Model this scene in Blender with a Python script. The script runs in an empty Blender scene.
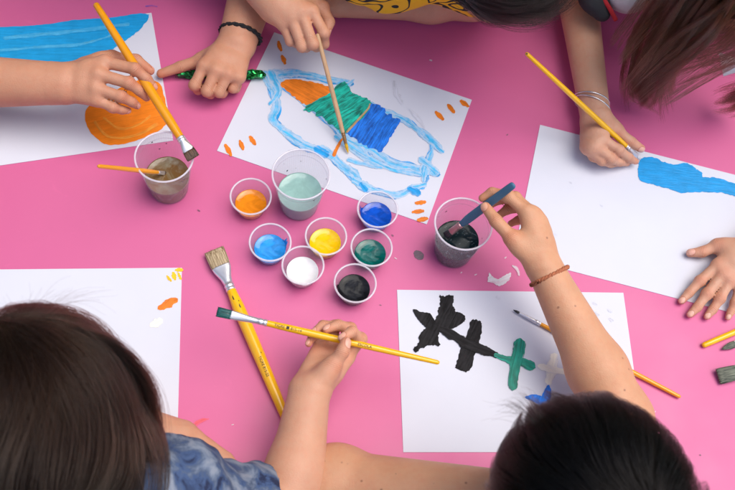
import bpy, bmesh, math, random
import numpy as np
from mathutils import Vector, Matrix, Quaternion

random.seed(4); rng = np.random.default_rng(4)
scene = bpy.context.scene
COL = scene.collection

# ------------------------------------------------------------------ camera
PH_W, PH_H = 735.0, 490.0
F_PX, PITCH, ROLL, CAM_H, YAW = 1050.3, 0.4494, 0.2086, 1.2302, -0.2077
_c, _s = math.cos(PITCH), math.sin(PITCH)
_rt, _up, _bk = Vector((1, 0, 0)), Vector((0, _c, _s)), Vector((0, -_s, _c))
_ex = _rt * math.cos(ROLL) + _up * math.sin(ROLL)
_ey = -_rt * math.sin(ROLL) + _up * math.cos(ROLL)
_Rz = Matrix.Rotation(YAW, 3, 'Z')
EX, EY, EZ = _Rz @ _ex, _Rz @ _ey, _Rz @ _bk
CAM = Vector((0, 0, CAM_H))
_d = -EZ
CAM = CAM - Vector(((_d * (CAM_H / -_d.z)).x, (_d * (CAM_H / -_d.z)).y, 0))

def W(px, py, zcm=0.0):
    """the point of the scene seen at photo pixel (px, py) at a height of zcm centimetres above the table"""
    d = EX * (px - PH_W / 2) - EY * (py - PH_H / 2) - EZ * F_PX
    return CAM + d * ((zcm / 100 - CAM.z) / d.z)

cam = bpy.data.cameras.new('camera')
camo = bpy.data.objects.new('camera', cam); COL.objects.link(camo)
camo.matrix_world = Matrix((EX, EY, EZ)).transposed().to_4x4()
camo.location = CAM
cam.sensor_width = 36.0; cam.sensor_fit = 'HORIZONTAL'
cam.lens = F_PX / PH_W * 36.0
cam.clip_start = 0.05; cam.clip_end = 300
cam.dof.use_dof = True
cam.dof.focus_distance = (W(390, 240, 2) - CAM).dot(-EZ)
cam.dof.aperture_fstop = 8.0
scene.camera = camo

# ------------------------------------------------------------------ light
SUN_EL, SUN_AZ = math.radians(70), math.radians(85)   # azimuth from +Y clockwise
world = bpy.data.worlds.new('World'); scene.world = world; world.use_nodes = True
wn = world.node_tree; wn.nodes.clear()
sky = wn.nodes.new('ShaderNodeTexSky'); sky.sky_type = 'NISHITA'; sky.sun_disc = False
sky.sun_elevation = SUN_EL; sky.sun_rotation = SUN_AZ
sky.air_density = 1.0; sky.dust_density = 3.0; sky.ozone_density = 1.0
bg = wn.nodes.new('ShaderNodeBackground'); bg.inputs['Strength'].default_value = 0.15
wo = wn.nodes.new('ShaderNodeOutputWorld')
wn.links.new(sky.outputs[0], bg.inputs[0]); wn.links.new(bg.outputs[0], wo.inputs[0])
sun = bpy.data.lights.new('sun', 'SUN'); sun.energy = 1.5; sun.angle = math.radians(50); sun.color = (1, .95, .87)
suno = bpy.data.objects.new('sun', sun); COL.objects.link(suno)
sdir = Vector((math.sin(SUN_AZ) * math.cos(SUN_EL), math.cos(SUN_AZ) * math.cos(SUN_EL), math.sin(SUN_EL)))
suno.rotation_euler = sdir.to_track_quat('Z', 'Y').to_euler(); suno.location = sdir * 5
vs = scene.view_settings
vs.view_transform = 'Standard'; vs.look = 'None'; vs.gamma = 1; vs.exposure = 0.45; vs.use_curve_mapping = False
scene.cycles.max_bounces = 10; scene.cycles.transparent_max_bounces = 24

# ------------------------------------------------------------------ materials
def srgb(r, g, b):
    f = lambda v: (v / 255 / 12.92) if v / 255 <= .04045 else ((v / 255 + .055) / 1.055) ** 2.4
    return (f(r), f(g), f(b), 1)

class NT:
    def __init__(s, name):
        s.m = bpy.data.materials.new(name); s.m.use_nodes = True
        s.t = s.m.node_tree; s.t.nodes.clear()
        s.out = s.n('ShaderNodeOutputMaterial')
    def n(s, ty, **kw):
        nd = s.t.nodes.new(ty)
        for k, v in kw.items():
            if k in nd.inputs: s.put(nd.inputs[k], v)
            else: setattr(nd, k, v)
        return nd
    def put(s, inp, v):
        if isinstance(v, bpy.types.NodeSocket): s.t.links.new(v, inp)
        elif isinstance(v, bpy.types.Node): s.t.links.new(v.outputs[0], inp)
        else: inp.default_value = v
    def set(s, nd, **kw):
        for k, v in kw.items(): s.put(nd.inputs[k.replace('_', ' ')], v)
    def coord(s, scale=(1, 1, 1), rot=(0, 0, 0)):
        tc = s.n('ShaderNodeTexCoord'); mp = s.n('ShaderNodeMapping')
        s.put(mp.inputs['Vector'], tc.outputs['Object']); mp.inputs['Scale'].default_value = scale
        mp.inputs['Rotation'].default_value = rot
        return mp.outputs[0]
    def noise(s, vec, scale, detail=4, rough=.55, dist=0):
        nd = s.n('ShaderNodeTexNoise'); s.put(nd.inputs['Vector'], vec)
        nd.inputs['Scale'].default_value = scale; nd.inputs['Detail'].default_value = detail
        nd.inputs['Roughness'].default_value = rough; nd.inputs['Distortion'].default_value = dist
        return nd.outputs[0]
    def ramp(s, fac, lo, hi, a=(0, 0, 0, 1), b=(1, 1, 1, 1)):
        r = s.n('ShaderNodeValToRGB'); s.put(r.inputs[0], fac)
        r.color_ramp.elements[0].position = lo; r.color_ramp.elements[1].position = hi
        r.color_ramp.elements[0].color = a; r.color_ramp.elements[1].color = b
        return r.outputs[0]
    def mix(s, fac, a, b, mode='MIX'):
        m = s.n('ShaderNodeMix', data_type='RGBA', blend_type=mode)
        s.put(m.inputs[0], fac); s.put(m.inputs[6], a); s.put(m.inputs[7], b)
        return m.outputs[2]
    def math(s, op, a, b=0.0):
        m = s.n('ShaderNodeMath', operation=op); s.put(m.inputs[0], a); s.put(m.inputs[1], b); return m.outputs[0]
    def bump(s, h, strength, dist=.001):
        b = s.n('ShaderNodeBump'); s.put(b.inputs['Height'], h)
        b.inputs['Strength'].default_value = strength; b.inputs['Distance'].default_value = dist
        return b.outputs[0]
    def principled(s, **kw):
        p = s.n('ShaderNodeBsdfPrincipled')
        for k, v in kw.items(): s.put(p.inputs[k.replace('_', ' ')], v)
        s.t.links.new(p.outputs[0], s.out.inputs[0])
        return p

def mul(c, f): return (min(1, c[0] * f), min(1, c[1] * f), min(1, c[2] * f), 1)

def simple(name, col, rough=.5, var=.12, scale=60, bump=.15, bscale=300, metallic=0, spec=.5, coat=0):
    t = NT(name); v = t.coord()
    c = t.mix(t.noise(v, scale), mul(col, 1 - var), mul(col, 1 + var))
    p = t.principled(Base_Color=c, Roughness=rough, Metallic=metallic)
    p.inputs['Specular IOR Level'].default_value = spec
    p.inputs['Coat Weight'].default_value = coat
    if bump: t.put(p.inputs['Normal'], t.bump(t.noise(v, bscale), bump))
    return t.m

PA = {}
def paint_mat(name, col, ang=0.0, thin=0.0, dark=.72, light=1.2, rough=.42, scale=1.0, dist=.6, bump=.45, spec=.3, under=(.69, .71, .795, 1)):
    """dried poster paint: streaks of thicker and thinner paint along the brush direction"""
    t = NT(name)
    uv = t.n('ShaderNodeUVMap'); mp = t.n('ShaderNodeMapping'); t.put(mp.inputs['Vector'], uv.outputs[0])
    mp.inputs['Scale'].default_value = (34 * scale, 340 * scale, 1); v = mp.outputs[0]
    st = t.noise(v, 1.0, 5, .55, dist); PA[name] = ang
    v2 = t.coord()
    bl = t.noise(v2, 70, 3)
    f = t.math('ADD', t.math('MULTIPLY', st, .65), t.math('MULTIPLY', bl, .35))
    c = t.ramp(f, .39, .62, mul(col, dark), mul(col, light))
    p = t.principled(Roughness=rough)
    t.put(p.inputs['Normal'], t.bump(f, bump, .0016))
    p.inputs['Specular IOR Level'].default_value = spec
    ed = t.n('ShaderNodeAttribute', attribute_name='edge')
    nz = t.math('ADD', t.math('MULTIPLY', t.noise(v, 1.2, 4, .6, .6), .65), t.math('MULTIPLY', t.noise(v2, 150, 4, .6), .35))
    cover = t.math('ADD', nz, t.math('MULTIPLY', t.math('MINIMUM', t.math('MULTIPLY', ed.outputs['Fac'], 2.2), 1.0), .34))
    if thin > 0:      # a thin wash lets the colour below it show
        w = t.ramp(t.math('ADD', nz, t.math('MULTIPLY', ed.outputs['Fac'], .2)), thin + .03, thin + .24)
        t.put(p.inputs['Base Color'], t.mix(w, t.mix(.35, under, col), c))
        a = t.ramp(t.math('ADD', nz, t.math('MULTIPLY', t.math('MINIMUM', t.math('MULTIPLY', ed.outputs['Fac'], 2.2), 1.0), .34)), thin + .10, thin + .13)
    else:
        t.put(p.inputs['Base Color'], c); a = t.ramp(cover, .53, .59)
    if True:
        tr = t.n('ShaderNodeBsdfTransparent'); mx = t.n('ShaderNodeMixShader')
        t.put(mx.inputs[0], a); t.put(mx.inputs[1], tr); t.put(mx.inputs[2], p)
        t.t.links.new(mx.outputs[0], t.out.inputs[0])
    return t.m

def skin_mat(name, base, moles=0.0):
    t = NT(name); v = t.coord()
    n1 = t.noise(v, 22, 4); n2 = t.noise(v, 160, 3)
    c = t.mix(n1, mul(base, .80), mul(base, 1.14))
    c = t.mix(t.math('MULTIPLY', t.ramp(n2, .45, .7), .25), c, (base[0] * 1.0, base[1] * .78, base[2] * .72, 1))
    fl = t.n('ShaderNodeAttribute', attribute_name='flush')
    c = t.mix(t.math('MULTIPLY', fl.outputs['Fac'], .8), c, (base[0] * .96, base[1] * .66, base[2] * .60, 1))
    km = t.n('ShaderNodeAttribute', attribute_name='crease'); ks = t.n('ShaderNodeAttribute', attribute_name='along')
    sw = t.math('ADD', ks.outputs['Fac'], t.math('MULTIPLY', t.noise(v, 260, 3), 2.4))
    wv = t.math('SINE', t.math('MULTIPLY', sw, 3.1))
    line = t.math('MULTIPLY', t.ramp(wv, .35, .95), km.outputs['Fac'])
    c = t.mix(t.math('MULTIPLY', line, .7), c, (base[0] * .62, base[1] * .42, base[2] * .36, 1))
    n3 = t.ramp(t.noise(v, 55, 5, .65), .5, .72)
    c = t.mix(t.math('MULTIPLY', n3, .34), c, (base[0] * .92, base[1] * .70, base[2] * .66, 1))
    na = t.n('ShaderNodeAttribute', attribute_name='nail')
    nf = t.ramp(na.outputs['Fac'], .38, .55)
    c = t.mix(t.ramp(na.outputs['Fac'], .12, .4), c, (base[0] * .72, base[1] * .5, base[2] * .45, 1))
    c = t.mix(nf, c, (min(1, base[0] * 1.18), base[1] * 1.2, base[2] * 1.4, 1))
    if moles:
        vflat = t.coord((1, 1, 0))
        vo = t.n('ShaderNodeTexVoronoi'); t.put(vo.inputs['Vector'], vflat); vo.inputs['Scale'].default_value = 44
        vo.inputs['Randomness'].default_value = 1
        sel = t.n('ShaderNodeSeparateColor'); t.put(sel.inputs[0], vo.outputs['Color'])
        dot = t.ramp(vo.outputs['Distance'], .035, .06, (1, 1, 1, 1), (0, 0, 0, 1))
        g = t.math('MULTIPLY', dot, t.ramp(sel.outputs[0], .40, .44))
        c = t.mix(t.math('MULTIPLY', g, .8 * moles), c, (.06, .022, .014, 1))
        v3 = t.n('ShaderNodeTexVoronoi'); t.put(v3.inputs['Vector'], vflat); v3.inputs['Scale'].default_value = 85
        sel3 = t.n('ShaderNodeSeparateColor'); t.put(sel3.inputs[0], v3.outputs['Color'])
        d3 = t.ramp(v3.outputs['Distance'], .05, .16, (1, 1, 1, 1), (0, 0, 0, 1))
        g3 = t.math('MULTIPLY', d3, t.ramp(sel3.outputs[1], .66, .7))
        c = t.mix(t.math('MULTIPLY', g3, .7 * moles), c, (.2, .07, .04, 1))
    p = t.principled(Base_Color=c, Roughness=.5, Subsurface_Weight=.22, Subsurface_Scale=.006)
    p.inputs['Subsurface Radius'].default_value = (1.0, .35, .18)
    p.inputs['Specular IOR Level'].default_value = .4
    t.put(p.inputs['Roughness'], t.mix(nf, (.52, .52, .52, 1), (.28, .28, .28, 1)))
    vo2 = t.n('ShaderNodeTexVoronoi'); t.put(vo2.inputs['Vector'], v); vo2.inputs['Scale'].default_value = 650
    h = t.math('ADD', t.math('MULTIPLY', vo2.outputs['Distance'], .6), t.noise(v, 120, 5, .6))
    h = t.math('SUBTRACT', h, t.math('MULTIPLY', line, .9)); h = t.math('ADD', h, t.math('MULTIPLY', nf, .5))
    t.put(p.inputs['Normal'], t.bump(h, .3, .0011))
    return t.m

def hair_mat(name, col, rough=.28, ior=1.42):
    t = NT(name)
    h = t.n('ShaderNodeBsdfHairPrincipled')
    h.parametrization = 'COLOR'
    hi_ = t.n('ShaderNodeHairInfo')
    t.put(h.inputs['Color'], t.mix(hi_.outputs['Random'], mul(col, .5), mul(col, 1.6)))
    h.inputs['Roughness'].default_value = rough; h.inputs['Radial Roughness'].default_value = .45
    h.inputs['Random Roughness'].default_value = .4; h.inputs['IOR'].default_value = ior
    t.t.links.new(h.outputs[0], t.out.inputs[0])
    return t.m

def plastic_mat(name):
    """thin clear polypropylene: mostly see-through, milky where seen edge-on"""
    t = NT(name); v = t.coord()
    lw = t.n('ShaderNodeLayerWeight'); lw.inputs[0].default_value = .45
    p = t.n('ShaderNodeBsdfPrincipled')
    p.inputs['Base Color'].default_value = (.86, .84, .9, 1); p.inputs['Roughness'].default_value = .22
    p.inputs['Specular IOR Level'].default_value = .6
    gr = t.n('ShaderNodeTexGradient', gradient_type='RADIAL'); tc = t.n('ShaderNodeTexCoord'); t.put(gr.inputs[0], tc.outputs['Object'])
    rib = t.math('SINE', t.math('MULTIPLY', gr.outputs['Fac'], 6.2832 * 72))
    t.put(p.inputs['Normal'], t.bump(rib, .35, .0006))
    tl = t.n('ShaderNodeBsdfTranslucent'); tl.inputs[0].default_value = (.85, .83, .88, 1)
    mt = t.n('ShaderNodeMixShader'); mt.inputs[0].default_value = .5
    t.put(mt.inputs[1], p); t.put(mt.inputs[2], tl)
    tr = t.n('ShaderNodeBsdfTransparent'); tr.inputs[0].default_value = (.97, .965, .98, 1)
    mx = t.n('ShaderNodeMixShader')
    f = t.math('ADD', t.math('MULTIPLY', lw.outputs['Facing'], .17), t.math('MULTIPLY', t.noise(v, 45, 3), .05))
    f = t.math('ADD', f, .02); f = t.math('ADD', f, t.math('MULTIPLY', t.ramp(rib, .5, 1.), .03))
    t.put(mx.inputs[0], f); t.put(mx.inputs[1], tr); t.put(mx.inputs[2], mt)
    t.t.links.new(mx.outputs[0], t.out.inputs[0])
    return t.m

def rim_mat(name):
    t = NT(name)
    p = t.n('ShaderNodeBsdfPrincipled')
    p.inputs['Base Color'].default_value = (.86, .83, .9, 1); p.inputs['Roughness'].default_value = .25
    tr = t.n('ShaderNodeBsdfTransparent'); mx = t.n('ShaderNodeMixShader'); mx.inputs[0].default_value = .52
    t.put(mx.inputs[1], tr); t.put(mx.inputs[2], p)
    t.t.links.new(mx.outputs[0], t.out.inputs[0])
    return t.m

def liquid_mat(name, a, b, rough=.09, scale=45, lo=.36, hi=.68, dist=2.0, bump=.3):
    t = NT(name); v = t.coord()
    n = t.noise(v, scale, 5, .6, dist)
    p = t.principled(Base_Color=t.ramp(n, lo, hi, a, b), Roughness=rough)
    p.inputs['Specular IOR Level'].default_value = .16 if sum(a[:3]) < .1 else .5
    t.put(p.inputs['Normal'], t.bump(t.noise(v, 60, 2, .4, .6), bump * .35, .004))
    return t.m

def table_mat():
    t = NT('pink_painted_board'); v = t.coord()
    c0 = srgb(211, 100, 150)
    c = t.mix(t.noise(v, 2.2, 3), mul(c0, .94), mul(c0, 1.06))
    c = t.mix(t.math('MULTIPLY', t.ramp(t.noise(v, 9, 5, .65), .5, .75), .22), c, mul(c0, .85))
    sm = t.ramp(t.noise(t.coord((1, 2.2, 1), (0, 0, .5)), 26, 6, .7, .8), .62, .74)
    c = t.mix(t.math('MULTIPLY', sm, .2), c, mul(c0, 1.3))
    sp = t.ramp(t.noise(v, 420, 2), .74, .78)
    c = t.mix(t.math('MULTIPLY', sp, .2), c, (.25, .06, .14, 1))
    r = t.ramp(t.noise(v, 12, 4), .3, .7, (.38, .38, .38, 1), (.52, .52, .52, 1))
    p = t.principled(Base_Color=c, Roughness=r)
    p.inputs['Specular IOR Level'].default_value = .5
    t.put(p.inputs['Normal'], t.bump(t.noise(v, 500, 3), .08, .0005))
    return t.m

def paper_mat():
    t = NT('drawing_paper'); v = t.coord()
    c0 = (.69, .71, .795, 1)
    c = t.mix(t.noise(v, 14, 4), mul(c0, .96), mul(c0, 1.03))
    p = t.principled(Base_Color=c, Roughness=.75)
    p.inputs['Specular IOR Level'].default_value = .25
    t.put(p.inputs['Normal'], t.bump(t.math('ADD', t.math('MULTIPLY', t.noise(v, 9, 2), 6.), t.noise(v, 700, 3)), .12, .0006))
    return t.m

def bristle_mat(name, a, b, rough=.55):
    t = NT(name)
    v = t.coord((900, 900, 18))
    f = t.noise(v, 1, 4, .6)
    p = t.principled(Base_Color=t.ramp(f, .35, .66, a, b), Roughness=rough)
    t.put(p.inputs['Normal'], t.bump(f, .8, .001))
    return t.m

M = {}
M['table'] = table_mat()
M['paper'] = paper_mat()
M['cup'] = plastic_mat('clear_plastic')
M['rim'] = rim_mat('clear_plastic_rim')
M['metal'] = simple('brushed_aluminium', (.86, .86, .88, 1), .32, .08, 200, .15, 900, metallic=.8)
M['yellow'] = simple('yellow_lacquer', srgb(247, 188, 10), .28, .08, 50, .06, 200, coat=.4)
M['amber'] = simple('amber_lacquer', srgb(238, 158, 18), .3, .12, 60, .08, 200, coat=.4)
M['wood'] = simple('bare_pale_wood', srgb(205, 165, 125), .6, .2, 90, .3, 400)
M['blueplastic'] = simple('blue_grey_plastic', srgb(62, 108, 136), .4, .14, 80, .1, 300)
M['ink'] = simple('black_ink', (.02, .018, .016, 1), .5, .1)
M['white_collar'] = simple('white_cotton', (.75, .75, .78, 1), .8, .08, 40, .3, 500)
M['grass'] = simple('short_grass', (.06, .09, .035, 1), .9, .4, 6, .6, 40)
M['steel'] = simple('grey_steel', (.3, .3, .32, 1), .4, .1, metallic=1)

# ------------------------------------------------------------------ scene helpers
def thing(name, label, cat, loc, group=None):
    o = bpy.data.objects.new(name, None); COL.objects.link(o)
    o.location = loc; o.empty_display_size = .03
    o['label'] = label; o['category'] = cat
    if group: o['group'] = group
    return o

def wpos(o):
    p = Vector((0, 0, 0))
    while o is not None: p = p + o.location; o = o.parent
    return p

def mesh_obj(name, verts, faces, mat, parent=None, smooth=True, local=False, attrs=None):
    """one mesh object; verts are scene coordinates unless local"""
    verts = np.asarray(verts, np.float32).reshape(-1, 3)
    if parent is not None and not local: verts = verts - np.array(wpos(parent), np.float32)
    me = bpy.data.meshes.new(name)
    if isinstance(faces, np.ndarray):
        n = len(faces); k = faces.shape[1]
        me.vertices.add(len(verts)); me.vertices.foreach_set('co', verts.ravel())
        me.loops.add(n * k); me.loops.foreach_set('vertex_index', faces.astype(np.int32).ravel())
        me.polygons.add(n); me.polygons.foreach_set('loop_start', np.arange(0, n * k, k, dtype=np.int32))
        me.update(calc_edges=True)
    else:
        me.from_pydata([tuple(v) for v in verts.tolist()], [], faces); me.update()
    me.validate()
    if smooth: me.polygons.foreach_set('use_smooth', np.ones(len(me.polygons), dtype=bool))
    if attrs:
        for k, a in attrs.items():
            at = me.attributes.new(k, 'FLOAT', 'POINT'); at.data.foreach_set('value', np.asarray(a, np.float32))
    if mat: me.materials.append(mat)
    o = bpy.data.objects.new(name, me); COL.objects.link(o)
    if parent is not None: o.parent = parent
    return o

class MB:
    """collects shapes into one mesh"""
    def __init__(s): s.v = []; s.f = []
    def add(s, v, f):
        b = len(s.v); s.v += [tuple(x) for x in v]; s.f += [tuple(i + b for i in q) for q in f]
    def loft(s, rings, cap=True):
        n = len(rings[0]); v = [p for r in rings for p in r]; f = []
        for i in range(len(rings) - 1):
            for j in range(n):
                k = (j + 1) % n
                f.append((i * n + j, i * n + k, (i + 1) * n + k, (i + 1) * n + j))
        if cap: f.append(tuple(range(n - 1, -1, -1))); f.append(tuple(range((len(rings) - 1) * n, len(rings) * n)))
        s.add(v, f)
    def box(s, lo, hi):
        x0, y0, z0 = lo; x1, y1, z1 = hi
        s.add([(x0, y0, z0), (x1, y0, z0), (x1, y1, z0), (x0, y1, z0), (x0, y0, z1), (x1, y0, z1), (x1, y1, z1), (x0, y1, z1)],
              [(3, 2, 1, 0), (4, 5, 6, 7), (0, 1, 5, 4), (1, 2, 6, 5), (2, 3, 7, 6), (3, 0, 4, 7)])
    def tube(s, pts, rad, n=8, closed=False):
        pts = [Vector(p) for p in pts]; rings = []
        m = len(pts); ref = Vector((0.31, .2, .93)).normalized()
        for i, p in enumerate(pts):
            a = pts[(i - 1) % m] if (closed or i > 0) else p; b = pts[(i + 1) % m] if (closed or i < m - 1) else p
            t = (b - a).normalized(); u = t.cross(ref)
            if u.length < 1e-3: u = t.cross(Vector((1, 0, 0)))
            u.normalize(); w = t.cross(u)
            r = rad[i] if isinstance(rad, (list, tuple)) else rad
            rings.append([p + u * (r * math.cos(2 * math.pi * j / n)) + w * (r * math.sin(2 * math.pi * j / n)) for j in range(n)])
        if closed: rings.append(rings[0])
        s.loft(rings, cap=not closed)
    def build(s, name, mat, parent=None, smooth=True, local=False):
        return mesh_obj(name, s.v, s.f, mat, parent, smooth, local)

def ring(rx, ry, z, n=20, p=2.0):
    o = []
    for j in range(n):
        a = 2 * math.pi * j / n; c, s_ = math.cos(a), math.sin(a)
        o.append((rx * math.copysign(abs(c) ** (2 / p), c), ry * math.copysign(abs(s_) ** (2 / p), s_), z))
    return o

def catmull(pts, n=8, closed=False):
    P = [np.array(p, float) for p in pts]; m = len(P); out = []
    rngi = range(m if closed else m - 1)
    for i in rngi:
        p0 = P[(i - 1) % m] if closed or i > 0 else 2 * P[0] - P[1]
        p1 = P[i]; p2 = P[(i + 1) % m]
        p3 = P[(i + 2) % m] if closed or i + 2 < m else 2 * P[-1] - P[-2]
        for k in range(n):
            t = k / n
            out.append(.5 * (2 * p1 + (p2 - p0) * t + (2 * p0 - 5 * p1 + 4 * p2 - p3) * t * t + (3 * p1 - p0 - 3 * p2 + p3) * t ** 3))
    if not closed: out.append(P[-1])
    return out

# ------------------------------------------------------------------ ground and table
mesh_obj('ground', [(-60, -60, -.74), (60, -60, -.74), (60, 60, -.74), (-60, 60, -.74)], [(0, 1, 2, 3)], M['grass'])['kind'] = 'structure'

TL, TR_ = W(-205, 120).x, W(880, 200).x
TB, TT = W(367, 545).y, W(367, -130).y
table = thing('table', 'pink painted table covered with paint spots under the papers and cups', 'table', ((TL + TR_) / 2, (TB + TT) / 2, -.74))
shade_cover = thing('added_shade_cover', 'unseen cover on steel posts added to shade the far side of the table', 'added_shade_cover', (0, TT + 1.2, -.74))  # unseen cover, added only to block light from the far side of the table
def shade_cover_parts():
    b = MB(); y0 = W(367, -110).y - (TT + 1.2); n = 12
    top = [[(-2.6 + 5.2 * j / n, y0 + 2.6 * i / n, 2.05 + .25 * math.sin(math.pi * i / n) - .02 * math.cos(j * 1.7)) for j in range(n + 1)] for i in range(n + 1)]
    v = [q for r_ in top for q in r_]; v += [(x, y, z - .004) for x, y, z in v]; m = (n + 1) ** 2; f = []
    for i in range(n):
        for j in range(n):
            a = i * (n + 1) + j; f.append((a, a + 1, a + n + 2, a + n + 1)); f.append((m + a, m + a + n + 1, m + a + n + 2, m + a + 1))
    b.add(v, f); b.build('shade_sheet', simple('taupe_shade_sheet', (.16, .14, .13, 1), .9, .1, 8, .2, 90), shade_cover, local=True)
    for x in (-2.5, 2.5):
        for y in (y0 + .1, y0 + 2.5):
            b = MB(); b.tube([(x, y, 0), (x, y, 2.05)], .025, 14); b.build('post', M['steel'], shade_cover, local=True)  # holds up the added cover, also out of view
shade_cover_parts()
def tabletop():
    bm = bmesh.new(); bmesh.ops.create_cube(bm, size=1)
    bmesh.ops.scale(bm, vec=(TR_ - TL, TT - TB, .03), verts=bm.verts)
    bmesh.ops.bevel(bm, geom=[e for e in bm.edges], offset=.006, segments=3, affect='EDGES', profile=.5)
    me = bpy.data.meshes.new('tabletop'); bm.to_mesh(me); bm.free(); me.materials.append(M['table'])
    o = bpy.data.objects.new('tabletop', me); COL.objects.link(o); o.parent = table; o.location = (0, 0, .74 - .015)
    for sx in (-1, 1):
        for sy in (-1, 1):
            b = MB(); x, y = sx * ((TR_ - TL) / 2 - .08), sy * ((TT - TB) / 2 - .08)
            b.tube([(x, y, 0), (x, y, .711)], .02, 14); b.build('leg', M['steel'], table, local=True)
tabletop()

# ------------------------------------------------------------------ flat paint
def jitter(n, amp, seed, smooth=3):
    r = np.random.default_rng(seed); a = r.normal(0, 1, n + 8)
    k = np.ones(smooth) / smooth; a = np.convolve(a, k, 'same')[4:n + 4]
    return a * amp

_seed = [11]
def put_uv(me, u, v):
    l = me.uv_layers.new(name='UVMap'); idx = np.zeros(len(me.loops), np.int32); me.loops.foreach_get('vertex_index', idx)
    uv = np.stack([np.asarray(u)[idx], np.asarray(v)[idx]], 1).astype(np.float32); l.data.foreach_set('uv', uv.ravel())

def blob(name, outline, mat, parent, z=.0012, amp=.8, n=9, sm=2):
    amp *= .62
    """an area of paint with a brushed, uneven edge; outline in photo pixels on the table plane"""
    _seed[0] += 1; z += (_seed[0] % 40) * 4e-6
    P = np.array(catmull(outline, n, True)); m = len(P)
    t = np.roll(P, -1, 0) - np.roll(P, 1, 0); nn = np.stack([t[:, 1], -t[:, 0]], 1); nn /= np.linalg.norm(nn, axis=1)[:, None] + 1e-9
    P = P + nn * jitter(m, amp, _seed[0], sm)[:, None]
    V = [W(x, y, z * 100) for x, y in P]
    bm = bmesh.new(); vs_ = [bm.verts.new(v - wpos(parent)) for v in V]
    es = [bm.edges.new((vs_[i], vs_[(i + 1) % m])) for i in range(m)]
    bmesh.ops.triangle_fill(bm, use_beauty=True, edges=es, normal=(0, 0, 1))
    bmesh.ops.recalc_face_normals(bm, faces=bm.faces)
    for f in bm.faces:
        if f.normal.z < 0: f.normal_flip()
    me = bpy.data.meshes.new(name); bm.to_mesh(me); bm.free(); me.materials.append(mat)
    a = PA.get(mat.name, 0); co = np.array([v_.co for v_ in me.vertices])
    at = me.attributes.new('edge', 'FLOAT', 'POINT'); at.data.foreach_set('value', np.ones(len(me.vertices), np.float32))
    put_uv(me, co[:, 0] * math.cos(a) + co[:, 1] * math.sin(a), -co[:, 0] * math.sin(a) + co[:, 1] * math.cos(a) + .37 * _seed[0])
    o = bpy.data.objects.new(name, me); COL.objects.link(o); o.parent = parent
    return o

def stroke(name, pts, widths, mat, parent, z=.0012, amp=.5, n=8, end=.6):
    """one brush stroke along pts (photo pixels on the table plane)"""
    _seed[0] += 1; z += (_seed[0] % 40) * 4e-6
    w = [1.16 * q for q in (widths if isinstance(widths, (list, tuple)) else [widths] * len(pts))]
    Q = np.array(catmull([(p[0], p[1], ww) for p, ww in zip(pts, w)], n))
    d0 = (Q[0, :2] - Q[1, :2]) / (np.linalg.norm(Q[0, :2] - Q[1, :2]) + 1e-9); d1 = (Q[-1, :2] - Q[-2, :2]) / (np.linalg.norm(Q[-1, :2] - Q[-2, :2]) + 1e-9)
    pre = [(*(Q[0, :2] + d0 * Q[0, 2] * e), Q[0, 2] * f_) for e, f_ in ((.36, .45), (.28, .72), (.15, .92))]; post = [(*(Q[-1, :2] + d1 * Q[-1, 2] * e), Q[-1, 2] * f_) for e, f_ in ((.15, .92), (.28, .72), (.36, .45))]
    Q = np.concatenate([np.array(pre), Q, np.array(post)]); m = len(Q)
    t = np.gradient(Q[:, :2], axis=0); nn = np.stack([t[:, 1], -t[:, 0]], 1); nn /= np.linalg.norm(nn, axis=1)[:, None] + 1e-9
    L = Q[:, :2] + nn * (Q[:, 2:] / 2 + jitter(m, amp, _seed[0])[:, None]); R = Q[:, :2] - nn * (Q[:, 2:] / 2 + jitter(m, amp, _seed[0] + 500)[:, None])
    tn = t / (np.linalg.norm(t, axis=1)[:, None] + 1e-9)
    a0 = Q[0, :2] - tn[0] * Q[0, 2] * end * .5; a1 = Q[-1, :2] + tn[-1] * Q[-1, 2] * end * .5
    v = [W(*p, z * 100) for p in L] + [W(*p, z * 100) for p in R] + [W(*a0, z * 100), W(*a1, z * 100)] + [W(*p, z * 100) for p in Q[:, :2]]
    k = 2 * m + 2; f = []
    for i in range(m - 1): f += [(i, k + i, k + i + 1, i + 1), (k + i, m + i, m + i + 1, k + i + 1)]
    f += [(2 * m, k, 0), (2 * m, m, k), (m - 1, k + m - 1, 2 * m + 1), (k + m - 1, 2 * m - 1, 2 * m + 1)]
    arc = np.concatenate([[0], np.cumsum(np.linalg.norm(np.diff(Q[:, :2], axis=0), axis=1))]) / 770
    us = list(arc) + list(arc) + [arc[0] - .003, arc[-1] + .003] + list(arc); ws = list(Q[:, 2] / 1540) + list(-Q[:, 2] / 1540) + [0, 0] + [0] * m
    o = mesh_obj(name, v, f, mat, parent, smooth=False, attrs=dict(edge=[0] * k + [1] * m))
    put_uv(o.data, us, [q + .37 * _seed[0] for q in ws])
    return o

BLUE = srgb(30, 158, 220); BLUE2 = srgb(24, 100, 205); ORANGE = srgb(243, 135, 30); TEAL = srgb(14, 146, 128)
BLACK = (.016, .015, .017, 1); YEL = srgb(250, 200, 40)
P_BLUE = paint_mat('sky_blue_paint', BLUE, .05, dark=.92, light=1.16, bump=.3)
P_BLUEW = paint_mat('sky_blue_paint_brushed_thin', srgb(28, 152, 220), -.55, thin=.35, dark=.8, light=1.35)
P_BLUEW2 = paint_mat('sky_blue_paint_wash', srgb(66, 178, 232), -.45, thin=.50, dark=.85, light=1.3)
P_CLOUD = paint_mat('bright_blue_paint', srgb(24, 152, 220), -.1, dark=.85, light=1.14, scale=1.3)
P_ULTRA = paint_mat('ultramarine_paint', BLUE2, 1.1, dark=.6, light=2.0)
P_PETAL = paint_mat('clear_blue_paint', srgb(28, 118, 222), 1.1, dark=.7, light=1.4)
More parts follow.
